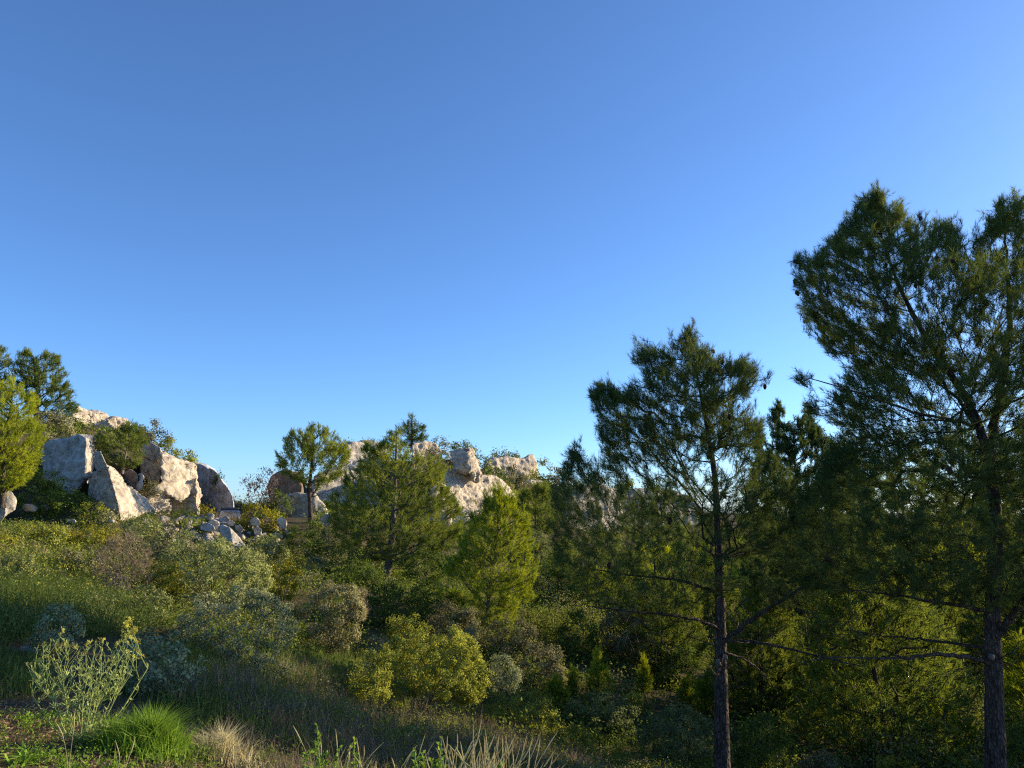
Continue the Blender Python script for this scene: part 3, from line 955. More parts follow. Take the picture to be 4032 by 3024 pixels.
    if cones:
        w_ = np.exp(2.2 * (Nn[en][:, 2] - pts[:, 2].min()) / np.ptp(pts[:, 2]) - 1.2 * Nn[en][:, 1] / max(np.ptp(pts[:, 1]), .1) * 2)
        cs = rng.choice(len(en), cones, replace=False, p=w_ / w_.sum())
        for c_ in cs:
            o = obj('pine_cone', CONE, root, Nn[en[c_]] + rng.normal(0, .03, 3) + np.array([0, -.03, -.04]))
            k_ = rng.uniform(.085, .125)
            o.scale = (k_ * .85, k_ * .85, k_)
            o.rotation_euler = (rng.uniform(-.7, .7), rng.uniform(-.7, .7), rng.uniform(0, 6))
    return root


def dome(u0, u1, v0, v1, seed=0, jag=.10, square=2.4, n=22, foot=.55):
    """outline of a bush: a lumpy dome that pinches in at its foot"""
    r = np.random.default_rng(seed + 100)
    uc, a, h = (u0 + u1) / 2, (u1 - u0) / 2, v1 - v0
    out = []
    for k in range(n + 1):
        th = math.pi * k / n
        c, s_ = math.cos(th), math.sin(th)
        x = math.copysign(abs(c) ** (2 / square), c); y = abs(s_) ** (2 / square)
        j = 1 + r.uniform(-jag, jag)
        out.append((uc - a * x * j, v1 - h * .25 - h * .75 * y * (1 + r.uniform(-jag, jag * .4))))
    out += [(uc + a * foot, v1), (uc - a * foot, v1)]
    return out


def bush(label, box=None, d=None, mat='oak', leaf=.035, cat='shrub', name='shrub', poly=None, base=None, cover=1.5, wide=.55, stems=4, clump=.48,
         clump_scale=None, tint=(.1, .75), depth=.85, group=None, seed=0, cl=12, up=.35, bark='bark_light', stem_r=None, spread=1.0, rise=.5, jag=.15, shell=.62, foot=.55, minpx=2.3, square=2.4):
    if poly is None:
        poly = dome(*box, seed=seed, foot=foot, jag=jag, square=square)
    us = [p[0] for p in poly]; vs = [p[1] for p in poly]
    uc, vb = (base if base else ((min(us) + max(us)) / 2, max(vs)))
    if d is None:
        org = ground_hit(uc, vb); d = org[1]
        org = P(uc, vb, d)
    else:
        org = P(uc, vb, d)
    root = thing(name, label, cat, org - np.array([0, 0, .03]), group)
    lp = px_poly(poly, d, org)
    W = np.ptp(lp[:, 0]); H = np.ptp(lp[:, 1])
    ln = max(leaf, minpx * d / FPX)
    per = (ln * FPX / d) ** 2 * wide * .5 * .6
    nl = int(np.clip(area_px(poly) * cover * 1.35 / max(per, .4), 260, 30000))
    na = int(np.clip(area_px(poly) / (9 + cl), 26, 1100))
    clump_scale = clump_scale or 4.2 / max(.6, min(W, H))
    pts = fill_outline(lp, min(na, 1500), depth, shell, clump, clump_scale, seed)
    trs = []
    for k in range(stems):
        a = 2 * math.pi * (k + rng.uniform(0, .6)) / stems
        ex = np.array([math.cos(a) * W * .14, math.sin(a) * W * .14 * depth, H * .38])
        st = np.array([math.cos(a) * W * .03, math.sin(a) * W * .03, 0])
        trs.append(smooth_line([st, st * .5 + ex * .5 + np.array([0, 0, H * .06]), ex], 7))
    Nn, par, istr, ends = grow(trs, pts, .3, rise, max(.12, .12 * H))
    tip = max(.0025, .16 * d / FPX)
    rad = np.minimum(radii(Nn, par, istr, tip, .42), stem_r or max(.02, .03 * min(W, H)))
    e = np.where(par >= 0)[0]
    Vb, Qb = frusta(Nn[par[e]], Nn[e], np.minimum(rad[par[e]], rad[e] * 1.4), rad[e], 4)
    tag(obj('stems', make_mesh('stems', Vb, quads=Qb, mat=M[bark], smooth=True), root), kind='stuff')
    en = ends
    m = max(1, nl // len(en))
    rr = np.repeat(np.arange(len(en)), m)
    tipd = norm(Nn[en] - Nn[par[en]])
    sig = spread * max(2.3 * d / FPX, ln * .75)
    pos = Nn[en][rr] + rng.normal(0, sig, (len(rr), 3)) * np.array([1, 1, .8])
    c0 = np.array([np.median(pts[:, 0]), 0, np.quantile(pts[:, 2], .3)])
    dr = norm(norm(pos - c0) * .6 + tipd[rr] * .3 + np.array([0, 0, up]) + rng.normal(0, .55, (len(rr), 3)))
    l_ = ln * rng.uniform(.65, 1.2, len(rr))
    cc = Nn[en][rr] - norm(Nn[en] - c0)[rr] * sig
    face = norm(norm(pos - cc) * .9 + norm(pos - c0) * .5 + np.array([0, 0, .25]) + rng.normal(0, .38, (len(rr), 3)))
    dr = norm(dr + rng.normal(0, .6, (len(rr), 3)))
    Vl, Ql = leaf_arrays(pos, dr, l_, l_ * wide, face)
    tn = tint[0] + (tint[1] - tint[0]) * np.clip(.5 + .45 * vnoise(pos * clump_scale * 1.7 + 3, seed + 2) + rng.normal(0, .22, len(rr)), 0, 1.2)
    obj('foliage', make_mesh('foliage', Vl, quads=Ql, mat=M[mat], tint=np.repeat(np.clip(tn, 0, 1), 4)), root)
    return root


# ------------------------------------------------------------------ the pines
P1 = pine('tall dark shaded pine with a straight scarred trunk, right of the centre', 15.5,
     [(687, 330), (693, 336), (700, 350), (712, 358), (722, 372), (730, 366), (742, 362), (750, 368), (763, 381), (764, 396), (757, 408), (753, 416),
      (761, 430), (764, 450), (785, 480), (800, 520), (826, 560), (826, 590), (780, 605), (740, 585), (700, 600), (640, 610), (590, 600), (560, 575), (548, 540), (553, 490),
      (571, 453), (578, 452), (594, 468), (604, 457), (599, 433), (594, 410), (592, 396), (597, 382), (606, 384), (622, 402), (631, 380), (636, 350),
      (645, 350), (655, 356), (662, 338), (669, 333), (676, 347), (682, 340)],
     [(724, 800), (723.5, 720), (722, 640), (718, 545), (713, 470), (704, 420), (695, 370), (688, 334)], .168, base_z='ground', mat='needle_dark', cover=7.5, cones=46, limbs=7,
     bare=[(560, 575), (600, 530), (700, 540), (800, 560), (870, 600), (850, 640), (740, 690), (650, 660), (575, 620)], nbare=620,
          extra_trunks=([.036, .008, (723, 640, 0), (748, 641, -.4), (778, 646, -.7), (815, 655, -1.0), (862, 667, -1.2)],
                        [.052, .018, (723, 642, 0), (740, 628, -.2), (760, 613, -.4), (790, 596, -.6), (813, 579, -.8), (832, 548, -1.0)],
                        [.036, .008, (721, 630, 0), (700, 619, -.3), (670, 615, -.6), (630, 611, -.9), (588, 607, -1.1)],
                        [.036, .008, (719, 594, 0), (692, 582, .3), (660, 578, .6), (620, 574, .9), (575, 566, 1.1)],
                        [.024, .007, (724, 652, 0), (742, 658, .2), (758, 668, .4), (774, 686, .6)],
                        [.034, .01, (719, 560, 0), (745, 552, .4), (780, 545, .8), (815, 530, 1.1)]), rise=.30, clump=.42, clump_scale=1.45, seed=1, thin=(400, 610, .16), shoots=3, K=30, nlen=.125, nw=.0062, r1=.012, taper=1.15, tint=(.0, .55), bias=.45)
P2 = pine('tallest pine at the right edge with a thick leaning limb and clusters of cones', 14.0,
     [(874, 195), (880, 197), (886, 215), (897, 214), (905, 226), (915, 221), (925, 233), (950, 224), (955, 245), (964, 276), (972, 288), (976, 248),
      (990, 225), (1003, 196), (1015, 205), (1030, 190), (1060, 230), (1085, 290), (1095, 360), (1095, 450), (1090, 540), (1060, 600), (960, 600), (880, 595),
      (810, 590), (775, 555), (800, 510), (815, 480), (850, 440), (822, 412), (800, 396), (796, 376), (808, 371), (822, 388), (842, 398), (848, 376), (868, 374), (856, 362),
      (838, 347), (822, 332), (805, 298), (793, 287), (793, 275), (796, 256), (805, 258), (815, 262), (828, 245), (847, 229), (852, 214), (864, 203)],
     [(1000, 800), (998, 720), (993, 650), (990, 590), (993, 521), (980, 440), (964, 400), (938, 363), (908, 310), (886, 250), (876, 200)], .185, base_z='ground',
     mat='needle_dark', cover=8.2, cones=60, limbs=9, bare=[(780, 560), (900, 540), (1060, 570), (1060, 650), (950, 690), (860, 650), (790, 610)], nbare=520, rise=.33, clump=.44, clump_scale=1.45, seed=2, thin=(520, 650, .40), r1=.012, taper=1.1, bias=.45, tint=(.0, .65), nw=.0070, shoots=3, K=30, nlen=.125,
     extra_trunks=([.10, .015, (986, 480, 0), (1000, 400, .4), (1010, 320, .6), (1006, 250, .6), (1003, 210, .6)],
                  [.042, .008, (992, 664, 0), (965, 655, -.4), (930, 655, -.7), (885, 660, -1.0), (845, 656, -1.2), (808, 660, -1.3)],
                  [.042, .01, (992, 612, 0), (960, 606, -.3), (925, 600, -.5), (885, 593, -.7), (850, 590, -.8)],
                  [.07, .035, (992, 642, 0), (1003, 628, -.2), (1014, 613, -.4), (1030, 592, -.6)],
                  [.034, .008, (992, 650, 0), (965, 645, .5), (930, 640, .9), (888, 637, 1.2), (850, 630, 1.4)],
                  [.034, .008, (976, 428, 0), (950, 418, -.6), (915, 414, -1.0), (880, 400, -1.3), (845, 388, -1.5), (808, 378, -1.6)]))
for k, (u, v, rad_) in enumerate(((718.5, 663, .05), (726, 657.5, .035))):
    c_ = P(u, v, 15.5 - .185)
    th = np.arange(12) * 2 * math.pi / 12
    Vd = [c_ + np.array([rad_ * .8 * math.cos(t) , -.02, rad_ * 1.2 * math.sin(t)]) for t in th] + [c_ + np.array([rad_ * .9 * math.cos(t), .06, rad_ * 1.3 * math.sin(t)]) for t in th] + [c_ + np.array([0, -.028, 0])]
    Fd = [(q, (q + 1) % 12, (q + 1) % 12 + 12, q + 12) for q in range(12)]
    Td = [(24, (q + 1) % 12, q) for q in range(12)]
    me = make_mesh('branch_scar', np.array(Vd) - np.array(P1.location), tris=Td, quads=Fd, mat=M['scar'])
    obj('branch_scar', me, P1)
c_ = P(992, 657, 14.0 - .185)
me = make_mesh('branch_scar', np.array([c_ + np.array([.04 * math.cos(t), -.02 * (k == 0) + .05 * (k == 1), .055 * math.sin(t)]) for k in (0, 1) for t in th] + [c_ + np.array([0, -.03, 0])]) - np.array(P2.location),
               tris=Td, quads=Fd, mat=M['scar'])
obj('branch_scar', me, P2)

P3 = pine('slim dark pine squeezed between the straight dark pine and the tallest pine', 24.0,
     [(779, 405), (788, 412), (797, 426), (806, 413), (817, 430), (836, 448), (858, 462), (872, 520), (866, 590), (800, 615), (744, 585), (740, 510), (758, 455), (772, 417)],
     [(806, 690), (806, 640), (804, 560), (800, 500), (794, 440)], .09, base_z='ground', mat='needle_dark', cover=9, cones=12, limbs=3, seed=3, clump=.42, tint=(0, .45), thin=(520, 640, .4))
pine('umbrella-shaped pine with a bare forked trunk standing alone on the left ridge', 50.0,
     [(275, 452), (281, 449), (288, 436), (300, 428), (308, 424), (320, 428), (334, 432), (341, 441), (348, 450), (350, 462), (345, 472), (336, 480), (326, 488), (315, 484), (300, 482), (285, 474), (277, 465)],
     [(311, 524), (310.5, 505), (309, 490), (311, 470), (313, 440)], .17, base_z=None, cover=5.2, limbs=4, seed=4, rise=.75, clump=.42, tint=(.15, .95), K=12, nbare=20,
     bare=[(285, 480), (300, 470), (330, 480), (345, 485), (325, 500), (305, 500)], clump_scale=.8, r1=.06,
     extra_trunks=([.08, .03, (310, 500, 0), (318, 487, .3), (327, 474, .6), (334, 458, .8)], [.07, .03, (309, 496, 0), (303, 484, -.3), (297, 468, -.5)]))
pine('large spreading pine with layered limbs in the middle of the valley', 36.0,
     [(396, 427), (401, 433), (409, 440), (413, 452), (422, 448), (430, 447), (436, 441), (446, 440), (450, 450), (447, 470), (441, 485), (455, 498), (463, 508), (464, 530), (452, 545), (430, 556), (402, 562),
      (370, 560), (345, 547), (328, 522), (328, 503), (344, 482), (358, 468), (362, 448), (368, 442), (375, 452), (381, 446), (386, 438), (391, 430)],
     [(386, 584), (388, 570), (390, 556), (392, 535), (394, 500), (396, 460), (397, 432)], .19, cover=5.1, limbs=8, seed=5, rise=.32, clump=.46, tint=(.05, .85), K=12, cones=0, clump_scale=1.0,
     nbare=60, bare=[(340, 545), (380, 530), (450, 540), (440, 560), (400, 572), (360, 568)], bark='bark_light', bias=.4,
     extra_trunks=([.09, .03, (389, 560, 0), (380, 548, -.4), (373, 536, -.6), (371, 520, -.8)],))
pine('bright yellow-green young pine in front of the centre cliff', 27.0,
     [(492, 496), (499, 491), (506, 500), (515, 501), (518, 516), (529, 520), (531, 535), (538, 545), (534, 556), (541, 570), (531, 584), (534, 598), (520, 606), (516, 622), (498, 628), (470, 630), (452, 616), (436, 596), (448, 582), (444, 568), (460, 556), (458, 540), (470, 530), (470, 514), (481, 512), (484, 500)],
     [(484, 642), (488, 605), (494, 565), (498, 530), (498, 497)], .085, mat='needle_bright', cover=4.4, limbs=4, seed=6, rise=.5, clump=.50, sprig=1.6, tint=(.0, .62), K=12, bark='bark_light', bias=.35, clump_scale=1.1)
pine('dark green pine with a slender forked trunk under the far cliff', 60.0,
     [(515, 506), (524, 491), (535, 484), (545, 486), (552, 495), (556, 515), (552, 532), (540, 537), (522, 531), (515, 520)],
     [(538, 566), (537, 545), (535, 520), (536, 490)], .13, cover=4.4, limbs=3, seed=7, clump=.42, K=12, tint=(.05, .6), clump_scale=.8)
pine('small pointed pine on the skyline above the large spreading pine', 92.0,
     [(397, 426), (404, 415), (411, 411), (417, 418), (421, 427), (431, 430), (427, 437), (420, 447), (404, 447), (400, 436)],
     [(412, 452), (412, 430), (412, 414)], .2, cover=4.4, seed=8, clump=.15, K=12, tint=(.0, .4), clump_scale=.6)
pine('bright yellow-green pine cut by the left edge in front of the boulders', 38.0,
     [(-40, 400), (-20, 380), (5, 383), (15, 380), (22, 387), (22, 397), (34, 393), (36, 405), (31, 415), (38, 425), (41, 432), (37, 447), (37, 460), (28, 475), (18, 488), (0, 492), (-30, 490), (-50, 450)],
     [(2, 508), (4, 470), (8, 430), (12, 388)], .14, mat='needle_bright', cover=5.1, limbs=3, seed=9, rise=.55, clump=.32, K=12, tint=(.05, .9), clump_scale=1.1)
pine('dense dark green pine on top of the left hill beside the pale skyline rock', 62.0,
     [(13, 372), (15, 358), (25, 351), (36, 357), (46, 354), (58, 358), (64, 372), (66, 383), (72, 386), (70, 398), (77, 410), (72, 419), (60, 425), (45, 421), (30, 412), (21, 396), (14, 385)],
     [(40, 446), (38, 420), (36, 390), (33, 356)], .26, cover=5.4, limbs=3, seed=10, clump=.12, shell=.3, shoots=5, K=12, tint=(.05, .55), clump_scale=.7)
pine('half-seen pine at the far upper left edge behind the bright pine', 60.0,
     [(-28, 360), (-10, 345), (3, 350), (12, 358), (10, 370), (4, 380), (12, 392), (0, 402), (-30, 395)],
     [(-8, 440), (-9, 400), (-8, 352)], .2, cover=5.1, seed=11, clump=.15, K=12, tint=(.15, .75), clump_scale=.7)
pine('low pine shrub with a pale stem between the big grey boulder and the balanced boulder', 50.0,
     [(97, 437), (104, 428), (114, 430), (120, 432), (126, 424), (136, 424), (141, 430), (146, 438), (143, 452), (147, 455), (140, 463), (128, 468), (118, 466), (108, 462), (97, 455), (94, 446)],
     [(122, 474), (124, 462), (127, 448), (130, 430)], .10, cover=4.4, limbs=2, seed=12, clump=.42, K=12, tint=(.05, .65), clump_scale=.9, bark='bark_light', cat='pine shrub', name='pine_shrub')

# pines and young pines of the valley on the right
pine('low bright yellow-green pine lit by the sun between the two trunks', 24.0,
     [(795, 690), (806, 676), (820, 668), (834, 670), (846, 676), (856, 678), (866, 684), (884, 676), (896, 674), (898, 690), (884, 700), (872, 712), (850, 716), (826, 708), (806, 702)],
     [(834, 752), (832, 720), (836, 698), (838, 676)], .07, mat='needle_bright', cover=4.4, seed=20, clump=.34, K=12, tint=(.2, 1.0), base_z='ground', bias=.5)
pine('broken-topped brownish pine with pale dead branches beneath the bright low pine', 21.0,
     [(790, 715), (812, 706), (846, 716), (880, 724), (900, 745), (880, 775), (830, 780), (790, 765), (774, 740)],
     [(868, 790), (869, 760), (871, 730), (872, 700)], .09, cover=2.2, seed=21, clump=.5, K=12, tint=(.2, .9), base_z='ground', nbare=60, bark='bark_light',
     bare=[(780, 690), (840, 700), (900, 730), (890, 770), (800, 770)])
pine('small sunlit pine sapling with upright plumes left of the right trunk', 20.0,
     [(925, 716), (934, 704), (942, 712), (948, 696), (956, 702), (957, 722), (975, 724), (972, 745), (940, 752), (922, 740)],
     [(944, 775), (945, 740), (948, 702)], .04, mat='needle_bright', cover=3.4, seed=22, clump=.3, K=12, tint=(.1, .9), base_z='ground', cat='pine sapling', name='pine_sapling')
for k, (u0, u1, v0, v1, lab) in enumerate(((584, 612, 650, 707, 'tallest pointed pine sapling on the dark slope left of the straight trunk'),
                                           (636, 652, 661, 692, 'narrow pine sapling close to the right of the tallest sapling'),
                                           (676, 694, 680, 708, 'rounded pine sapling near the straight dark trunk'),
                                           (692, 719, 674, 714, 'soft pale pine sapling touching the straight dark trunk'),
                                           (544, 568, 676, 708, 'broad pine sapling right of the small pale juniper'),
                                           (523, 532, 635, 652, 'tiny bright pine sapling above the pale juniper'),
                                           (567, 578, 672, 700, 'thin upright pine sapling just left of the tallest sapling'))):
    uc = (u0 + u1) / 2
    d_ = ground_hit(uc, v1 + 4)[1]
    pine(lab, d_, [(uc, v0), (uc + (u1 - uc) * .35, v0 + (v1 - v0) * .25), (u1 - 2, v0 + (v1 - v0) * .5), (u1, v0 + (v1 - v0) * .8), (uc + 3, v1), (u0, v0 + (v1 - v0) * .8), (u0 + 2, v0 + (v1 - v0) * .5), (uc - (uc - u0) * .35, v0 + (v1 - v0) * .25)],
         [(uc, v1 + 4), (uc, v1 - 10), (uc, v0 + 2)], .03, mat='needle_bright', cover=4.4, seed=30 + k, clump=.2, K=12, tint=(.0, .7), cat='pine sapling', name='pine_sapling', group='pine saplings on the valley slope', rise=.7)

spec_r = [  # (u, v base, d, height m, width m, bright, label)
    (602, 655, 34, 4.4, 4.0, 0, 'bushy pine in deep shade left of the straight trunk, below its lowest limbs'),
    (655, 640, 40, 5.2, 4.6, 1, 'half-lit pine behind the lowest limbs of the straight dark pine'),
    (690, 628, 46, 5.5, 5.0, 1, 'sunlit far pine seen just left of the straight trunk'),
    (770, 648, 36, 5.6, 5.2, 1, 'sunlit pine seen between the limbs right of the straight trunk'),
    (838, 640, 40, 6.0, 5.4, 1, 'yellow-green pine glowing behind the crossing limbs of the two big pines'),
    (905, 668, 30, 4.8, 4.6, 0, 'shaded bushy pine behind the right trunk'),
    (950, 650, 36, 6.2, 5.0, 1, 'sunlit pine partly hidden left of the right trunk'),
    (1020, 680, 27, 5.0, 4.6, 0, 'dark pine at the right edge behind the right trunk'),
    (760, 715, 23, 2.6, 3.2, 0, 'squat brown-green pine just right of the straight trunk foot'),
    (720, 610, 60, 7.0, 6.5, 0, 'far dark pine on the valley side behind the straight pine'),
    (870, 605, 62, 8.0, 7.0, 0, 'far dark pine behind the gap between the two big pines'),
    (980, 600, 60, 9.0, 7.5, 0, 'far dark pine behind the right trunk'),
    (900, 560, 42, 6.8, 6.4, 0, 'dense dark pine filling the gap left of the right trunk'),
    (965, 555, 48, 8.0, 7.0, 0, 'tall dark far pine whose top shows left of the right trunk'),
    (1025, 560, 44, 7.6, 7.0, 0, 'dense dark pine at the right edge beyond the right trunk'),
    (850, 558, 52, 7.2, 6.4, 0, 'dark far pine behind the slim squeezed pine'),
    (655, 560, 66, 6.4, 6.4, 0, 'far dark pine seen through the left boughs of the straight pine'),
    (600, 590, 75, 6.0, 6.0, 0, 'far low pine at the foot of the pale rocks behind the left limbs'),
]
for k, (u, vb, d_, h, w, br, lab) in enumerate(spec_r):
    hp, wp = h * FPX / d_, w * FPX / d_
    vt = vb - hp
    r_ = np.random.default_rng(60 + k)
    poly = []
    for f, wd_ in ((0, .04), (.10, .20), (.22, .34), (.38, .44), (.55, .50), (.72, .48), (.88, .30)):
        poly.append((u + wp * wd_ * r_.uniform(.8, 1.15), vt + hp * f + r_.uniform(-2, 2)))
    for f, wd_ in ((.88, .30), (.72, .48), (.55, .50), (.38, .44), (.22, .34), (.10, .20), (0, .04)):
        poly.append((u - wp * wd_ * r_.uniform(.8, 1.15), vt + hp * f + r_.uniform(-2, 2)))
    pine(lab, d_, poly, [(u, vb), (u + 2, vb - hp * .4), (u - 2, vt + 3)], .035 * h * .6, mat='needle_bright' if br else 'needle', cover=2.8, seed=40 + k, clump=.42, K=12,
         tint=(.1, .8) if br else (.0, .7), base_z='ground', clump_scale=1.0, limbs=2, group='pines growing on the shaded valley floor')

protos = []
for k, (h, w, br) in enumerate(((3.6, 3.4, 0), (4.4, 3.6, 0), (2.8, 3.0, 1), (3.4, 2.8, 0))):
    d_ = 30.0
    r_ = np.random.default_rng(160 + k)
    hp, wp = h * FPX / d_, w * FPX / d_
    u, vb = 740 + 40 * k, 650
    vt = vb - hp
    prof = ((0, .05), (.12, .20), (.26, .34), (.45, .46), (.65, .50), (.82, .46), (.95, .30))
    poly = [(u + wp * q * r_.uniform(.75, 1.2), vt + hp * f + r_.uniform(-2, 2)) for f, q in prof] + [(u - wp * q * r_.uniform(.75, 1.2), vt + hp * f + r_.uniform(-2, 2)) for f, q in prof[::-1]]
    lab = ('bushy dark pine in the crowded wood behind the two big pines', 'taller dark pine in the crowded wood behind the two big pines',
           'low sunlit pine in the crowded wood behind the two big pines', 'narrow dark pine in the crowded wood behind the two big pines')[k]
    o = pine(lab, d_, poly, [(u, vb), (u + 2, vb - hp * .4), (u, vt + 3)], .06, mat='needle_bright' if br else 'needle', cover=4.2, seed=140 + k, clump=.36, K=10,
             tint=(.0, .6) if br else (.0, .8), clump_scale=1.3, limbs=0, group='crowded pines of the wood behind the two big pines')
    protos.append((o, lab))
spots = [(5.0, 27), (7.5, 24), (10.5, 28), (13.0, 24.5), (15.5, 29), (18.5, 27), (3.5, 33), (8.0, 33), (12.0, 35), (16.5, 35), (20.5, 34), (24, 38), (6.0, 40), (11, 41), (17, 42), (22, 44), (2.6, 40), (9.5, 20.5), (13.8, 20), (17.5, 22.5)]
for k, (x, y) in enumerate(spots):
    o, lab = protos[k % 4]
    if k < 4:
        o.location = (x, y, gz1(x, y) - .05)
        o.rotation_euler = (0, 0, 1.3 * k)
    else:
        dup(o, (x, y, gz1(x, y) - .05), 1.7 * k, .85 + .5 * ((k * 7) % 10) / 10, lab)

# off to the right, outside the frame: the wood goes on and shades the foreground
for k, (x, y, s_, rz, lab) in enumerate(((22.0, 20.5, .9, .8, 'pine beyond the right edge behind the tallest pine'),)):
    dup(P2, (x, y, gz1(x, y)), rz, s_, lab, 'pines of the wood beyond the right edge', skip=('pine_cone', 'branch_scar'))

# ------------------------------------------------------------------ shrubs and small trees
# left hill
bush('grey-green oak with drooping boughs hanging over the top of the big grey boulder', (32, 72, 408, 460), 52, 'brownish', .09, seed=1, tint=(.2, .9), cover=1.7)
bush('dark round oak on the skyline above the balanced boulder', (136, 171, 418, 458), 60, 'brownish', .09, seed=2, tint=(.0, .6), cover=1.7)
bush('green shrub on the crest to the right of the dark round oak', (160, 180, 437, 462), 58, 'olive', .08, seed=3, tint=(.0, .6))
bush('low green shrub trailing down the cliff edge above the overhanging face', (172, 196, 451, 466), 56, 'olive', .08, seed=4, tint=(.1, .7), foot=.8)
bush('tiny dark shrub rooted on the edge of the grey streaked wall', (214, 222, 473, 484), 61.5, 'lentisk', .08, seed=5, tint=(0, .3))
bush('green shrub spilling between the bright pine and the big grey boulder', (18, 64, 466, 514), 44, 'olive', .07, seed=6, tint=(.0, .75), cover=1.6)
bush('lush dark green shrub growing at the foot of the big grey boulder', (44, 92, 490, 520), 42.5, 'lentisk', .06, seed=7, tint=(.1, .9), foot=.8)
bush('dark shrub hanging in the hollow between pyramid rock and overhanging cliff', (140, 161, 481, 499), 48.5, 'brownish', .06, seed=8, tint=(0, .5))
bush('sprawling green shrub on the road verge left of the pyramid rock', (74, 108, 503, 524), 41, 'olive', .05, seed=9, tint=(0, .7), foot=.8)
bush('small pale shrub in front of the base of the pyramid rock', (98, 116, 513, 525), 40.5, 'brownish', .05, seed=10, tint=(.4, 1))
bush('rounded olive shrub in front of the right flank of the pyramid rock', (119, 166, 516, 562), 30, 'oak', .05, seed=11, tint=(.15, .9), cover=1.7)
bush('brownish-green hedge-like shrub beside the road at the left edge', (2, 76, 522, 566), 27, 'olive', .045, seed=12, tint=(.1, .85), foot=.85, cover=1.6)
bush('yellow shrub in low evening light at the far left edge of the meadow', (-22, 14, 530, 566), 24, 'broom', .045, seed=13, foot=.85)
bush('golden dry shrub between the hedge-like shrub and the rounded olive shrub', (64, 124, 524, 562), 28, 'broom', .045, seed=14, tint=(.0, .6), foot=.85)
bush('airy thin-leaved small tree against the sky right of the car', None, 53, 'purple', .07, poly=[(241, 480), (248, 474), (254, 482), (257, 470), (268, 468), (278, 474), (274, 490), (268, 504), (255, 506), (248, 500), (246, 490)],
     base=(264, 518), cover=.62, clump=.55, seed=15, clump_scale=1.6, stems=2, cl=5, cat='small tree', name='small_tree')
bush('yellow-green broom bush on the ridge right of the rubble', (240, 281, 503, 535), 47, 'broom', .05, seed=16, tint=(.0, .75), up=.7)
bush('dark green shrub under the airy small tree beside the brown boulder', (262, 290, 490, 520), 54, 'lentisk', .07, seed=17, tint=(0, .6))
bush('tuft of yellow broom in front of the grey streaked wall', (199, 212, 505, 522), 50, 'broom', .05, seed=18, up=1.0)
bush('mottled oak shrub overlapping the lower edge of the rock pile', (252, 290, 530, 570), 37, 'oak', .05, seed=19, tint=(.05, .7))
bush('dark shrub on the slope under the umbrella-shaped pine', (288, 326, 520, 556), 42, 'lentisk', .05, seed=20, tint=(0, .5))
bush('small brown-green shrub to the right of the lower rubble', (307, 326, 553, 578), 34, 'brownish', .05, seed=21, tint=(.2, .8))
bush('dark leafy shrub in the shade left of the spreading pine trunk', (326, 372, 545, 590), 33, 'lentisk', .05, seed=22, tint=(0, .5))
bush('low brown shrub in the meadow left of the dead brown shrub', (58, 102, 544, 582), None, 'brownish', .04, seed=24, tint=(.0, .7), foot=.8)
bush('dark olive shrub at the left edge above the flowering meadow', (-8, 38, 548, 590), None, 'oak', .04, seed=25, tint=(.0, .6), foot=.8)
bush('small tan dry shrub on the bank between the dead brown shrub and the meadow', (98, 132, 572, 604), None, 'purple', .035, seed=26, tint=(.3, 1), foot=.8)
bush('green shrub at the right end of the flowering meadow', (128, 168, 584, 622), None, 'oak', .04, seed=27, tint=(.0, .7), foot=.8)
bush('brownish shrub between the rounded olive shrub and the big grey-green oak bush', (150, 190, 526, 562), 26, 'brownish', .045, seed=28, tint=(.0, .7), foot=.8)
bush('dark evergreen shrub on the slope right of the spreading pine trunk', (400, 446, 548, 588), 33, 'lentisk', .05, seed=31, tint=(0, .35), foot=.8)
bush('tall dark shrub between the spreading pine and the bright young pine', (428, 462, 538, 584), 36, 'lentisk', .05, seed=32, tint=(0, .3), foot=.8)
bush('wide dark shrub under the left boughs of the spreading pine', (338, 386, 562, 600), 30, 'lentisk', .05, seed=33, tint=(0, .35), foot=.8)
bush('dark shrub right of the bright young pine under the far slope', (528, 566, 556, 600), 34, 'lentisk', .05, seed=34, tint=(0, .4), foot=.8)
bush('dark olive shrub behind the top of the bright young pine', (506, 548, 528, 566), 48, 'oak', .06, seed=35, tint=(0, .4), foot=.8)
bush('brown-green shrub at the foot of the pale boulder under the umbrella-shaped pine', (318, 350, 524, 556), 42, 'oak', .055, seed=36, tint=(0, .4), foot=.8)
# centre skyline
bush('thin olive shrub on the skyline beside the flat-topped rock', (338, 352, 439, 450), 86, 'olive', .1, seed=30, cover=1.0)
bush('airy grey shrub on the skyline right of the pointed pine', (427, 449, 437, 466), 84, 'brownish', .1, seed=31, cover=1.2)
bush('dark green shrub behind the leaning boulder on the skyline', (452, 478, 441, 462), 88, 'lentisk', .1, seed=32, tint=(.2, .9))
bush('shrub growing down the cleft right of the leaning boulder', (475, 491, 455, 480), 82, 'lentisk', .1, seed=33, tint=(.0, .6))
bush('dark low shrub on the shoulder of the centre cliff', (485, 502, 466, 481), 88, 'lentisk', .1, seed=34, tint=(0, .4), foot=.8)
bush('brown rounded oak below the far horned cliff', (499, 526, 465, 500), 92, 'brownish', .1, seed=35, tint=(.0, .55), cover=1.7)
bush('green shrub filling the gully between centre cliff and brown oak', (508, 538, 488, 520), 80, 'olive', .1, seed=36, tint=(.1, .7))
bush('round grey-green tree on top of the far horned cliff', (492, 512, 449, 462), 122, 'oak', .14, seed=37)
bush('tiny round tree next to the horn of the far cliff', (511, 519, 452, 460), 122, 'oak', .14, seed=38)
bush('green tree on the skyline right of the horned cliff', (532, 554, 461, 492), 120, 'olive', .14, seed=39, tint=(0, .6), foot=.8)
bush('brownish far tree on the skyline left of the dark middle pine', (550, 576, 464, 496), 112, 'brownish', .14, seed=40, tint=(0, .6))
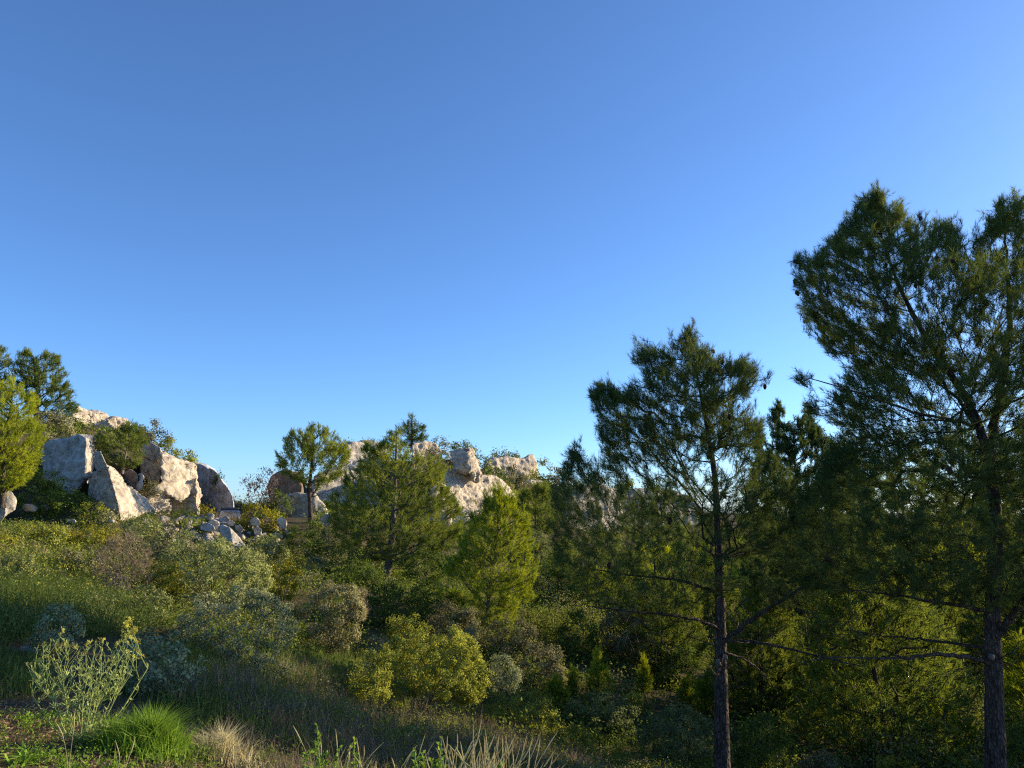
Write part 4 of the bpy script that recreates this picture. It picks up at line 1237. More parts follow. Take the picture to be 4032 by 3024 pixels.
bush('dark far tree on the skyline behind the left boughs of the dark pine', (574, 606, 474, 500), 115, 'brownish', .14, seed=41, tint=(0, .6), foot=.8)
bush('far bushy tree on the skyline seen through the straight dark pine', (612, 660, 478, 505), 120, 'olive', .14, seed=42, tint=(0, .5), foot=.8)
# valley
bush('big grey-green oak bush with dense rounded sprays beside the dead brown shrub', None, 21, 'oak', .045, poly=[(156, 588), (158, 570), (160, 552), (172, 538), (182, 532), (196, 534), (205, 531), (218, 537), (230, 536), (240, 546), (252, 549), (262, 556), (270, 572), (268, 592), (240, 602), (180, 600)],
     base=(212, 606), seed=50, tint=(.2, 1.0), cover=1.7, cl=16, clump=.40)
bush('bright yellow-green shrub at the right foot of the dead brown shrub', (140, 184, 558, 600), 20, 'broom', .04, seed=51, tint=(.2, 1.0), up=.7)
bush('yellow-green broom right of the big grey-green oak bush', (264, 301, 558, 600), 25, 'broom', .04, seed=52, tint=(.0, .8), up=.6)
bush('tall silvery green shrub with large pale leaves in the middle left', None, 14.5, 'silver', .045, poly=[(172, 672), (176, 630), (190, 600), (205, 592), (220, 598), (236, 586), (252, 588), (270, 594), (288, 606), (296, 626), (294, 660), (280, 690), (240, 704), (200, 696)],
     base=(235, 712), seed=53, tint=(.1, .95), cover=1.3, clump=.52, wide=.6, cl=10)
bush('silvery shrub with big rounded leaves right of the mustard plant', None, 8.6, 'silver', .045, poly=[(116, 650), (124, 632), (140, 628), (156, 632), (172, 628), (190, 640), (200, 660), (196, 684), (170, 694), (140, 690), (122, 676)],
     base=(160, 700), seed=54, tint=(.15, 1.0), cover=1.2, clump=.5, wide=.62, cl=9)
bush('pale grey-leaved shrub between the bare path and the flowering meadow', None, 9.8, 'silver', .04, poly=[(30, 636), (40, 616), (52, 604), (66, 602), (78, 610), (82, 628), (74, 644), (50, 648)],
     base=(58, 650), seed=55, tint=(.2, 1.0), cover=1.2, wide=.6, cl=9)
bush('brownish-grey rounded bush in the open slope right of the silvery shrub', None, 22, 'brownish', .05, poly=[(305, 640), (300, 615), (304, 600), (314, 592), (316, 584), (328, 581), (338, 588), (350, 584), (360, 594), (364, 612), (360, 636), (340, 650), (318, 650)],
     base=(332, 656), seed=56, tint=(.2, 1.0), cover=1.8, cl=14)
bush('large round olive-green bush standing alone on a short multi-stemmed trunk in the centre', None, 17, 'olive', .04,
     poly=[(380, 672), (380, 650), (388, 640), (400, 634), (412, 628), (424, 626), (436, 625), (448, 630), (460, 628), (470, 638), (482, 648), (490, 656), (491, 672), (486, 690), (470, 702), (445, 700), (430, 690), (415, 692), (395, 690)],
     base=(424, 710), seed=57, tint=(.08, 1.0), cover=2.4, cl=16, clump=.36, stems=6, stem_r=.035)
bush('grey bush peeping out behind the large round olive-green bush', (444, 477, 622, 664), 20, 'brownish', .045, seed=58, tint=(.3, 1))
bush('small pale blue-green juniper right of the large round bush', (488, 519, 652, 690), 17.5, 'silver', .035, seed=59, tint=(.3, 1.0), up=.6, wide=.4)
bush('yellow-green weedy shrub at the left foot of the large round bush', (350, 390, 646, 706), 15.5, 'olive', .035, seed=60, tint=(.2, .9), up=.8)
bush('low brown-topped flowering shrub left above the large round bush', (368, 392, 633, 668), 19, 'brownish', .03, seed=61, tint=(.3, 1), up=.9)
bush('yellow-green low shrub lit by the sun behind the large round bush', (386, 428, 612, 640), 24, 'olive', .04, seed=62, tint=(.1, .8), foot=.85)
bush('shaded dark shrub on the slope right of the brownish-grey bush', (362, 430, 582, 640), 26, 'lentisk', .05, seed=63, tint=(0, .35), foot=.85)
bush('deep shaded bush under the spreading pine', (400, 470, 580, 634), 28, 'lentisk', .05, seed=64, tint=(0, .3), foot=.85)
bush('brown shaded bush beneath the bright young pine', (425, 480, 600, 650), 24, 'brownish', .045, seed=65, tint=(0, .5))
for k, (u0, u1, v0, v1, mt, tn, lab) in enumerate((
        (478, 540, 618, 664, 'brownish', (0, .6), 'brown-green oak scrub right of the bright young pine foot'),
        (520, 566, 640, 690, 'brownish', (.1, .8), 'grey-brown scrub bush behind the broad pine sapling'),
        (556, 600, 610, 660, 'lentisk', (0, .6), 'dark scrub under the low left limbs of the straight pine'),
        (600, 650, 606, 668, 'brownish', (0, .6), 'thicket of brown stems behind the narrow sapling'),
        (648, 700, 640, 690, 'lentisk', (0, .4), 'black-green shrub just left of the straight trunk'),
        (565, 640, 692, 736, 'oak', (.0, .6), 'shaded rounded shrub below the saplings'),
        (618, 650, 692, 712, 'olive', (.3, 1), 'sunlit little shrub between the two pointed saplings'),
        (488, 560, 690, 736, 'olive', (.1, .8), 'yellow-green herb shrub right below the pale juniper'),
        (640, 712, 706, 760, 'oak', (.0, .5), 'grey-green shrub left of the foot of the straight trunk'),
        (540, 610, 726, 775, 'olive', (.0, .6), 'leafy shrub at the bottom edge left of the straight trunk'),
        (736, 790, 712, 772, 'lentisk', (.0, .6), 'dark green bush right of the foot of the straight trunk'),
        (744, 800, 744, 790, 'olive', (.1, .8), 'golden-green shrub at the bottom edge right of the straight trunk'),
        (900, 975, 744, 792, 'lentisk', (.0, .5), 'dark shrub at the bottom edge left of the right trunk'),
        (1004, 1060, 716, 790, 'lentisk', (.0, .6), 'dark shrub at the bottom right corner'),
        (872, 912, 753, 792, 'broom', (.2, 1), 'pale flowering herb shrub at the bottom edge below the broken-topped pine'),
        (790, 850, 752, 792, 'brownish', (.0, .6), 'reddish-brown low bush at the bottom edge below the dead branches'))):
    d_ = 18 if v1 > 740 else ground_hit((u0 + u1) / 2, v1)[1]
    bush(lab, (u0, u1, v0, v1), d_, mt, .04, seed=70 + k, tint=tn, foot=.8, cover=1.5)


# dead, leafless shrubs
def twig_shrub(label, box, d, seed, nt=420, mat='twig'):
    u0, u1, v0, v1 = box
    org = P((u0 + u1) / 2, v1, d)
    root = thing('dead_shrub', label, 'dead shrub', org - np.array([0, 0, .04]))
    lp = px_poly(dome(u0, u1, v0, v1, seed), d, org)
    pts = fill_outline(lp, nt, .8, .3, .2, 2.0, seed)
    H = np.ptp(lp[:, 1])
    trs = [smooth_line([np.zeros(3), np.array([a * H * .16, b * H * .1, H * .35])], 6) for a, b in ((-1, .3), (.6, -.5), (1, .4), (-.3, -1))]
    N_, par, ist, ends = grow(trs, pts, .3, .8, .12)
    rad = np.minimum(radii(N_, par, ist, max(.003, .13 * d / FPX), .36), .03)
    e = np.where(par >= 0)[0]
    V, Q = frusta(N_[par[e]], N_[e], np.minimum(rad[par[e]], rad[e] * 1.4), rad[e], 3)
    obj('stems', make_mesh('stems', V, quads=Q, mat=M['bark'], smooth=True), root)
    # fine dry twiglets
    m = 5
    rr = np.repeat(np.arange(len(ends)), m)
    a = N_[ends][rr]
    dr = norm(norm(N_[ends] - N_[par[ends]])[rr] * .6 + np.array([0, 0, .5]) + rng.normal(0, .6, (len(rr), 3)))
    b = a + dr * rng.uniform(.08, .22, len(rr))[:, None]
    w = np.full(len(rr), max(.002, .12 * d / FPX))
    V, Q = frusta(a, b, w, w * .6, 3)
    obj('twigs', make_mesh('twigs', V, quads=Q, mat=M[mat]), root)
    return root


twig_shrub('dead brown leafless shrub with tangled twigs above the flowering meadow', (98, 152, 530, 594), 19.5, 1, 520)
twig_shrub('dry reddish tuft of twigs sticking up beside the brownish-grey bush', (351, 368, 588, 618), 23, 2, 60)

# ------------------------------------------------------------------ ground cover
def lod_clumps(npts, region, mats, seed, size, name, label):
    pass


def scatter_ground(count, ymin, ymax, power=1.0):
    y = ymin + (ymax - ymin) * rng.random(count) ** power
    x = rng.uniform(-.74, .74, count) * (y + 3)
    return x, y


def keep_scrub(x, y):
    z = gz(x, y)
    k = np.ones(len(x), bool)
    k &= ~((y < 8.5) & (x < -1.3 - .20 * (y - 3)) & (y > 2))                        # bare path
    k &= ~((y < 14) & (x < -3.2) & (y > 7))                                          # meadow with flowers (grass instead)
    k &= ~((np.abs(y - 41.2) < 3.0) & (x < -24))                                     # road
    k &= ~((x > -28) & (x < -23) & (y > 41) & (y < 70))
    k &= ~((x > -20.5) & (x < -12.5) & (y > 40) & (y < 49.5) & (rng.random(len(x)) < .45))   # rubble
    k &= ~((x > -.36 * y - 3) & (x < -.36 * y + 2.2) & (y > 47.5) & (y < 75))                              # parking
    k &= ~((y < 7) & (x < 3.0))
    return k


def undergrowth(name, label, mat, counts, tint, seed, thr=None, hscale=1.0):
    Vs, Ts, n0 = [], [], 0
    for (cnt, y0, y1, rad, nleaf, leaf) in counts:
        x, y = scatter_ground(cnt, y0, y1, .75)
        k = keep_scrub(x, y)
        if thr is not None:
            k &= vnoise(np.stack([x, y, x * 0], 1) * .16, seed) > thr
        x, y = x[k], y[k]
        z = gz(x, y)
        m = len(x)
        sc_ = rng.uniform(.6, 1.35, m)
        rr = np.repeat(np.arange(m), nleaf)
        q = rng.normal(size=(len(rr), 3)); q = norm(q) * (rng.random(len(rr)) ** .4)[:, None]
        q[:, 2] = np.abs(q[:, 2])
        bump = 1 + .45 * vnoise(q * 2.6 + rr[:, None] * 3.1, seed)
        pos = np.stack([x[rr], y[rr], z[rr] - .05], 1) + q * (bump * rad * sc_[rr])[:, None] * np.array([1, 1, .95 * hscale])
        ll = leaf * rng.uniform(.7, 1.3, len(rr))
        dr = norm(q + np.array([0, 0, .5]) + rng.normal(0, .5, (len(rr), 3)))
        V, Q = leaf_arrays(pos, rand_dir(len(rr)) + np.array([0, 0, .5]), ll, ll * .6, norm(q + np.array([0, 0, .3]) + rng.normal(0, .4, (len(rr), 3))))
        Vs.append(V)
        tc = rng.uniform(0, 1, m)
        Ts.append(np.repeat(np.clip(tint[0] + (tint[1] - tint[0]) * (tc[rr] * .6 + .4 * rng.random(len(rr))), 0, 1), 4))
    V = np.concatenate(Vs)
    o = obj(name, make_mesh(name, V, quads=np.arange(len(V)).reshape(-1, 4), mat=M[mat], tint=np.concatenate(Ts)))
    return tag(o, label, None, kind='stuff')


undergrowth('undergrowth', 'dense dark green scrub covering the slopes', 'lentisk', [(330, 8, 20, .42, 330, .045), (2100, 18, 47, .68, 150, .085), (1500, 42, 125, 1.1, 80, .22)], (.0, .9), 1)
undergrowth('undergrowth', 'olive and yellow-green low scrub between the shrubs', 'olive', [(300, 8, 20, .38, 300, .04), (1300, 18, 45, .55, 150, .08), (1000, 42, 125, .9, 65, .2)], (.0, .5), 2, -.1)
undergrowth('undergrowth', 'brownish dry scrub between the shrubs', 'brownish', [(200, 9, 20, .38, 280, .04), (900, 18, 45, .5, 140, .08), (600, 42, 110, .8, 60, .2)], (.0, .9), 3, -.05)


def undergrowth_at(name, label, mat, x, y, rad, nleaf, leaf, tint, seed):
    m = len(x)
    z = gz(x, y)
    sc_ = rng.uniform(.5, 1.75, m)
    rr = np.repeat(np.arange(m), nleaf)
    q = norm(rng.normal(size=(len(rr), 3))) * (rng.random(len(rr)) ** .4)[:, None]
    q[:, 2] = np.abs(q[:, 2]) * 1.3
    pos = np.stack([x[rr], y[rr], z[rr]], 1) + q * (rad * sc_[rr])[:, None]
    ll = leaf * rng.uniform(.6, 1.3, len(rr))
    V, Q = leaf_arrays(pos, rand_dir(len(rr)) + np.array([0, 0, .8]), ll, ll * .45, norm(q + rng.normal(0, .5, (len(rr), 3))))
    t = np.repeat(np.clip(tint[0] + (tint[1] - tint[0]) * (rng.random(m)[rr] * .6 + .4 * rng.random(len(rr))), 0, 1), 4)
    return tag(obj(name, make_mesh(name, V, quads=Q, mat=M[mat], tint=t)), label, None, kind='stuff')


def blades(name, label, x, y, hgt, mat, wd, lean=.35, tint=(.0, 1), per=1, spread=.03, z=None, parent=None, origin=None, wind=(0, 0)):
    if per > 1:
        x = np.repeat(x, per) + rng.normal(0, spread, len(x) * per); y = np.repeat(y, per) + rng.normal(0, spread, len(y) * per)
        hgt = np.repeat(hgt, per) * rng.uniform(.55, 1.1, len(x))
    n = len(x)
    zz = gz(x, y) if z is None else np.repeat(z, n // len(z)) if hasattr(z, '__len__') else np.full(n, z)
    b = np.stack([x, y, zz - .02], 1)
    if origin is not None:
        b = b - np.asarray(origin)
    a = rng.uniform(0, 2 * math.pi, n)
    ln = lean * rng.uniform(.2, 1.4, n)
    dh = np.stack([np.cos(a) * ln + wind[0], np.sin(a) * ln + wind[1], np.zeros(n)], 1)
    s_ = np.stack([-np.sin(a), np.cos(a), np.zeros(n)], 1)
    ph = rng.uniform(0, math.pi, n)
    s_ = np.stack([np.cos(ph), np.sin(ph), np.zeros(n)], 1)
    w = (wd * rng.uniform(.7, 1.3, n))[:, None] * s_ / 2
    h = hgt[:, None]
    m1 = b + dh * h * .28 + np.array([0, 0, 1.]) * h * .55
    tp = b + dh * h * .95 + np.array([0, 0, 1.]) * h * (1 - .25 * ln[:, None])
    V = np.stack([b - w, b + w, m1 + w * .8, m1 - w * .8, tp], 1).reshape(-1, 3)
    i = np.arange(n) * 5
    Q = np.stack([i, i + 1, i + 2, i + 3], 1)
    T = np.stack([i + 3, i + 2, i + 4], 1)
    tn = np.repeat(np.clip(rng.uniform(tint[0], tint[1], n), 0, 1), 5)
    o = obj(name, make_mesh(name, V, tris=T, quads=Q, mat=M[mat], tint=tn), parent)
    if label:
        tag(o, label, None, kind='stuff')
    return o


def patch(n, poly_uv, dens_noise=.0, seed=0):
    """ground points under a region of the hillside, evenly spread over the ground"""
    c = np.array([ground_hit(u, v)[:2] for u, v in poly_uv])
    lo, hi = c.min(0), c.max(0)
    xs, ys = [], []
    got = 0
    for _ in range(40):
        x = rng.uniform(lo[0], hi[0], n * 2); y = rng.uniform(lo[1], hi[1], n * 2)
        k = in_poly(x, y, c)
        if dens_noise:
            k &= vnoise(np.stack([x, y, x * 0], 1) * 1.3, seed) > rng.uniform(-1, dens_noise, len(x))
        xs.append(x[k]); ys.append(y[k]); got += k.sum()
        if got > n:
            break
    return np.concatenate(xs)[:n], np.concatenate(ys)[:n]


x = rng.uniform(1, 30, 1700); y = rng.uniform(18, 44, 1700)
k_ = (np.abs(x) < .74 * y) & (vnoise(np.stack([x, y, x * 0], 1) * .42, 21) > .05) & ~((x < 7) & (y < 27))
x, y = x[k_], y[k_]
n3 = len(x) // 3
undergrowth_at('undergrowth', 'tangled green thicket on the valley floor beneath the tall pines', 'lentisk', x[:n3], y[:n3], .80, 420, .085, (.0, .9), 9)
undergrowth_at('undergrowth', 'sunlit yellow-green thicket on the valley floor beneath the tall pines', 'olive', x[n3:2 * n3], y[n3:2 * n3], .75, 400, .08, (.0, .6), 10)
undergrowth_at('undergrowth', 'brownish thicket on the valley floor beneath the tall pines', 'brownish', x[2 * n3:], y[2 * n3:], .75, 380, .08, (.0, .9), 12)
x, y = patch(5200, [(-60, 660), (60, 640), (150, 640), (170, 600), (150, 570), (100, 566), (0, 566), (-60, 566)], .3, 1)
blades('grass', 'tall green meadow grass on the left bank', x, y, rng.uniform(.15, .6, len(x)), 'grass', .011, .6, (.0, .6), 3, .07)
undergrowth_at('meadow_herbs', 'leafy green herbs growing through the meadow grass', 'grass', x[:1300], y[:1300], .24, 70, .035, (.0, .5), 5)
undergrowth_at('meadow_herbs', 'grey-green herbs and dead stems in the meadow', 'oak', x[1300:1750], y[1300:1750], .26, 80, .035, (.0, .6), 6)
x, y = patch(2600, [(120, 690), (330, 768), (600, 780), (560, 690), (380, 700), (300, 660), (200, 690)], .4, 2)
blades('dry_grass', 'fine dry grey-tan grass covering the slope below the shrubs', x, y, rng.uniform(.2, .6, len(x)), 'dry_grey', .009, .5, (.0, .8), 4, .06)
x, y = patch(3600, [(90, 700), (330, 768), (360, 690), (340, 600), (230, 620), (150, 660)], .2, 3)
undergrowth_at('low_herbs', 'dark green herbs between the silvery shrubs', 'grass', x[:500], y[:500], .2, 70, .035, (.0, .7), 15)
blades('grass', 'green grass and herbs under the silvery shrubs', x, y, rng.uniform(.15, .42, len(x)), 'grass', .010, .5, (.1, .9), 4, .05)
x, y = patch(2200, [(300, 680), (560, 740), (720, 768), (720, 720), (500, 690), (380, 640), (310, 660)], .3, 4)
blades('grass', 'rough green grass around the large round bush', x, y, rng.uniform(.2, .5, len(x)), 'grass', .014, .5, (.2, 1), 3, .06)
x, y = patch(2500, [(-60, 600), (150, 560), (240, 520), (200, 515), (60, 530), (-60, 530)], .2, 5)
blades('dry_grass', 'golden dry grass on the bank before the road', x, y, rng.uniform(.2, .6, len(x)), 'dry_grey', .022, .4, (.1, .9), 4, .15)
x, y = patch(2300, [(215, 775), (330, 800), (600, 800), (600, 745), (480, 735), (330, 720), (215, 725)], .3, 11)
blades('dry_grass', 'matted grey and tan grass along the bottom edge', x, y, rng.uniform(.08, .34, len(x)), 'dry_grey', .007, .8, (.0, .8), 4, .05)
x, y = patch(1000, [(150, 790), (330, 800), (600, 800), (600, 745), (330, 720), (170, 725)], .1, 12)
undergrowth_at('low_herbs', 'low green herbs along the bottom edge', 'grass', x[:420], y[:420], .11, 60, .028, (.2, 1), 7)
x, y = patch(160, [(-60, 800), (150, 800), (130, 735), (60, 715), (-60, 715)], .1, 13)
undergrowth_at('low_herbs', 'small weeds sprouting on the bare earth', 'grass_bright', x, y, .06, 34, .026, (.1, .8), 8)
x, y = patch(900, [(-80, 700), (60, 700), (40, 655), (-80, 655)], .0, 6)
blades('grass', 'thin short grass on the edge of the bare path', x, y, rng.uniform(.08, .28, len(x)), 'grass', .009, .6, (.0, .8), 3, .04)

# dry litter on the bare earth
x, y = patch(16000, [(-100, 790), (220, 790), (160, 725), (60, 690), (40, 640), (-100, 640)], .2, 7)
pz = np.stack([x, y, gz(x, y) + rng.uniform(.003, .03, len(x))], 1)
dr = norm(np.stack([rng.normal(size=len(x)), rng.normal(size=len(x)), rng.normal(0, .35, len(x))], 1))
ll = rng.uniform(.012, .055, len(x))
V, Q = leaf_arrays(pz, dr, ll, ll * rng.uniform(.06, .34, len(x)))
tag(obj('litter', make_mesh('litter', V, quads=Q, mat=M['litter'], tint=np.repeat(rng.random(len(x)), 4))), 'dry leaves and straw littering the bare earth', kind='stuff')

# tussocks: a bright green one, dry stalk clumps and sprouts along the bottom edge
def tussock(label, u, v, d, wpx, h, mat, count, wd, lean=.6, tint=(.2, 1), cat='grass tussock', name='grass_tussock', heads=0, group=None, wind=(0, 0)):
    if d is None:
        c = ground_hit(u, v)
    else:
        c = P(u, v, d); c[2] = gz1(c[0], c[1])
    r = wpx / 2 * c[1] / FPX
    root = thing(name, label, cat, c, group)
    a = rng.uniform(0, 2 * math.pi, count); rr = r * np.minimum(np.abs(rng.normal(0, .58, count)), 1.25) * (1 + .3 * np.sin(a * 3 + u))
    x, y = c[0] + rr * np.cos(a), c[1] + rr * np.sin(a) * .8
    hg = h * rng.uniform(.4, 1.1, count) * (1.1 - .5 * rr / r)
    blades('blades', None, x, y, hg, mat, wd, lean, tint, parent=root, origin=c, wind=wind)['kind'] = 'stuff'
    for k in range(heads):
        a_ = rng.uniform(0, 6.28); q = r * math.sqrt(rng.random())
        p0 = np.array([q * math.cos(a_), q * math.sin(a_) * .8, gz1(c[0] + q * math.cos(a_), c[1] + q * math.sin(a_) * .8) - c[2] - .02])
        H = h * rng.uniform(.75, 1.25)
        ln = np.array([rng.normal(.05, .16), rng.normal(0, .14), 0]) * H
        pts = [p0, p0 + ln * .3 + np.array([0, 0, H * .5]), p0 + ln * .75 + np.array([0, 0, H * .85]), p0 + ln * 1.15 + np.array([0, 0, H])]
        ls = smooth_line(pts, 10)
        V1, Q1 = tube(ls, np.linspace(.0022, .0012, 10), 4)
        hd = smooth_line([ls[-1] - (ls[-1] - ls[-3]) * .4, ls[-1], ls[-1] + norm(ls[-1] - ls[-3] + np.array([rng.normal(0, .02), 0, -.01])) * rng.uniform(.05, .11)], 6)
        V2, Q2 = tube(hd, np.array([.0013, .0026, .0032, .0028, .002, .0005]), 5, .0012, 120, k)
        Vj, Qj = joined([(V1, Q1), (V2, Q2)])
        obj('seed_stalk', make_mesh('seed_stalk', Vj, quads=Qj, mat=M['dry'], tint=np.full(len(Vj), rng.uniform(.45, 1.0))), root)
    return root


tussock('lush bright green grass tussock lit by the sun at the lower left', 150, 752, None, 92, .36, 'grass_bright', 2600, .008, .75, (.0, 1))
tussock('small spiky green tussock at the left of the lush bright tussock', 108, 742, None, 30, .26, 'grass_bright', 380, .008, .8, (.0, .8))
tussock('dense clump of golden dry grass stalks at the bottom edge right of centre', 482, 790, 4.6, 84, .56, 'dry', 1100, .004, .30, (.5, 1), heads=150)
tussock('sparse tan grass stalks at the bottom edge left of centre', 352, 790, 4.9, 74, .46, 'dry', 260, .004, .40, (.2, .9), heads=18)
tussock('thin scattered dry stalks at the bottom edge beside the leafy sprouts', 415, 792, 4.8, 60, .48, 'dry', 220, .004, .4, (.2, .9), heads=14)
tussock('lone dry stalks at the bottom edge right of the dense golden clump', 545, 800, 5.0, 60, .50, 'dry', 100, .004, .4, (.2, .9), heads=10)
tussock('pale dry grass tuft beside the lush bright tussock', 222, 760, None, 70, .30, 'dry', 700, .006, .8, (.3, 1))
tussock('grey dry grass tuft on the edge of the slope', 268, 745, 8.5, 60, .40, 'dry_grey', 600, .006, .7, (.0, .6))
tussock('tall thin straw stalks standing in front of the bare earth', 62, 790, 4.6, 16, .40, 'dry', 8, .005, .2, (.3, 1), heads=2)
tussock('two upright reddish straw stalks in front of the lush bright tussock', 124, 800, 4.5, 18, .50, 'dry', 6, .005, .2, (.2, .8), heads=2)
tussock('broad-leaved green weed with long pale blades in the bottom left corner', 24, 768, None, 56, .20, 'grass_bright', 46, .026, 1.1, (.6, 1), cat='weed', name='weed')


def sprout(label, u, v, d, h, n_st, wpx, mat='grass_bright'):
    c = P(u, v, d); c[2] = gz1(c[0], c[1])
    root = thing('leafy_sprout', label, 'leafy sprout', c, 'leafy sprouts along the bottom edge')
    st, lp, ld = [], [], []
    r = wpx / 2 * d / FPX
    for k in range(n_st):
        a = rng.uniform(0, 6.28); q = r * rng.random()
        p0 = np.array([q * math.cos(a), q * math.sin(a), 0]); p0[2] = gz1(c[0] + p0[0], c[1] + p0[1]) - c[2] - .02
        H = h * rng.uniform(.6, 1.05)
        tip_ = p0 + np.array([rng.normal(0, .09), rng.normal(0, .09), 1]) * H
        ls = smooth_line([p0, (p0 + tip_) / 2 + rng.normal(0, .02, 3), tip_], 12)
        st.append(tube(ls, np.linspace(.004, .0015, 12), 4))
        m = int(H * 90)
        f = rng.uniform(.25, 1, m) ** .8
        lp.append(np.stack([np.interp(f, np.linspace(0, 1, 12), ls[:, j]) for j in range(3)], 1))
        dd = rand_dir(m); dd[:, 2] = np.abs(dd[:, 2]) * .8 + .2
        ld.append(norm(dd))
    Vs, Qs = joined(st)
    obj('stems', make_mesh('stems', Vs, quads=Qs, mat=M['mustard'], tint=np.full(len(Vs), .4)), root)
    lp, ld = np.concatenate(lp), np.concatenate(ld)
    L_ = rng.uniform(.018, .038, len(lp))
    V, Q = leaf_arrays(lp, ld, L_, L_ * .55)
    obj('foliage', make_mesh('foliage', V, quads=Q, mat=M[mat], tint=np.repeat(rng.uniform(.2, 1, len(lp)), 4)), root)


for u, v, d, h, ns, w, lab in ((318, 790, 4.9, .64, 14, 60, 'bright leafy sprouts at the bottom edge, tallest on the left of the dry stalks'),
                               (272, 800, 4.8, .32, 8, 40, 'short leafy sprout at the bottom edge left of the tallest sprouts'),
                               (428, 792, 4.7, .64, 12, 46, 'bright leafy sprouts at the bottom edge left of the dense golden clump'),
                               (392, 800, 4.6, .36, 9, 40, 'low leafy sprouts between the two tall sprout groups'),
                               (508, 795, 4.7, .64, 9, 40, 'leafy sprouts growing through the right side of the golden clump'),
                               (452, 805, 4.5, .40, 9, 44, 'leafy sprouts in front of the dense golden clump')):
    sprout(lab, u, v, d, h, ns, w)


# flowering mustard plant
def flower_proto():
    Vs, Qs = [], []
    n0 = 0
    r = np.random.default_rng(3)
    for k in range(9):
        c = r.normal(0, .012, 3) * np.array([1, 1, .8])
        a0 = r.uniform(0, 6)
        for q in range(4):
            a = a0 + q * math.pi / 2
            dvec = np.array([math.cos(a), math.sin(a), .35]); sd = np.array([-math.sin(a), math.cos(a), 0])
            l_ = .012
            Vs += [c, c + dvec * l_ * .6 + sd * .0045, c + dvec * l_, c + dvec * l_ * .6 - sd * .0045]
            Qs.append([n0, n0 + 1, n0 + 2, n0 + 3]); n0 += 4
    return make_mesh('flower_head', Vs, quads=Qs, mat=M['flower'], tint=np.linspace(0, 1, n0))


FLOWER = flower_proto()


def mustard(label, poly, base, d, n_tip, fl, scale=1.0, seed=0, leaves=260):
    org = P(base[0], base[1], d); org[2] = gz1(org[0], org[1])
    root = thing('mustard_plant', label, 'flowering plant', org)
    pts = fill_outline(px_poly(poly, d, org), n_tip, .7, .5, .1, 3, seed)
    H = pts[:, 2].max()
    trs = []
    for k in range(17):
        a = 2 * math.pi * k / 17 * 2.4
        t_ = np.array([math.cos(a) * (.15 + .35 * (k % 3) / 2), math.sin(a) * .25, .5]) * H * rng.uniform(.7, 1.2)
        trs.append(smooth_line([np.zeros(3), t_ * np.array([.55, .55, .35]), t_], 8))
    N_, par, ist, ends = grow(trs, pts, .35, 1.1, .14, droop=-.05)
    rad = np.minimum(radii(N_, par, ist, .0016, .30), .0052)
    e = np.where(par >= 0)[0]
    V, Q = frusta(N_[par[e]], N_[e], np.minimum(rad[par[e]], rad[e] * 1.3), rad[e], 4)
    obj('stems', make_mesh('stems', V, quads=Q, mat=M['mustard'], tint=np.full(len(V), .55)), root)
    k = rng.choice(len(N_), leaves, p=(lambda q: q / q.sum())(np.exp(-1.6 * N_[:, 2] / H)))
    dd = norm(rng.normal(0, .6, (leaves, 3)) + np.array([0, 0, .8]))
    L_ = rng.uniform(.02, .065, leaves) * (1.2 - .7 * N_[k][:, 2] / H)
    V, Q = leaf_arrays(N_[k], dd, L_, L_ * .22)
    obj('leaves', make_mesh('leaves', V, quads=Q, mat=M['mustard'], tint=np.repeat(rng.uniform(0, .8, leaves), 4)), root)
    hi = ends[np.argsort(-N_[ends][:, 2] + rng.normal(0, H * .18, len(ends)))][:fl]
    for h_ in hi:
        o = obj('flower_head', FLOWER, root, N_[h_] + np.array([0, 0, .006]))
        o.rotation_euler = (rng.normal(0, .4), rng.normal(0, .4), rng.uniform(0, 6))
        o.scale = (rng.uniform(.75, 1.3) * scale,) * 3


mustard('mustard plant with many branching pale stems and yellow flower heads by the bare path',
        [(30, 668), (36, 648), (52, 640), (66, 628), (72, 650), (92, 642), (104, 640), (112, 655), (130, 616), (138, 634), (143, 652), (134, 672), (118, 690), (96, 706), (76, 710), (52, 696), (34, 684)],
        (84, 716), 5.9, 520, 70, .62, 1, 1800)
x, y = patch(70, [(-40, 630), (70, 625), (130, 625), (150, 590), (110, 572), (0, 572), (-40, 580)], .0, 8)
for k in range(len(x)):
    pass
# yellow flowers of the meadow: too many to count
fx, fy = np.repeat(x, 7) + rng.normal(0, .25, len(x) * 7), np.repeat(y, 7) + rng.normal(0, .25, len(x) * 7)
fz = gz(fx, fy) + rng.uniform(.35, .85, len(fx))
V, Q, n0 = [], [], 0
for k in range(4):
    q = np.stack([fx, fy, fz], 1) + rng.normal(0, .012, (len(fx), 3))
    v_, q_ = leaf_arrays(q, norm(rand_dir(len(q)) + np.array([0, 0, .4])), np.full(len(q), .018), np.full(len(q), .013))
    V.append(v_); Q.append(q_ + n0); n0 += len(v_)
tag(obj('meadow_flowers', make_mesh('meadow_flowers', np.concatenate(V), quads=np.concatenate(Q), mat=M['flower'], tint=rng.random(n0))), 'scattered small yellow flowers over the green meadow grass', kind='stuff')
V, Q = [], []
q = np.stack([fx, fy, gz(fx, fy) - .02], 1)
V, Q = frusta(q, np.stack([fx, fy, fz], 1), np.full(len(fx), .003), np.full(len(fx), .002), 3)
tag(obj('flower_stalks', make_mesh('flower_stalks', V, quads=Q, mat=M['grass'], tint=np.full(len(V), .6))), 'thin green stalks of the meadow flowers', kind='stuff')

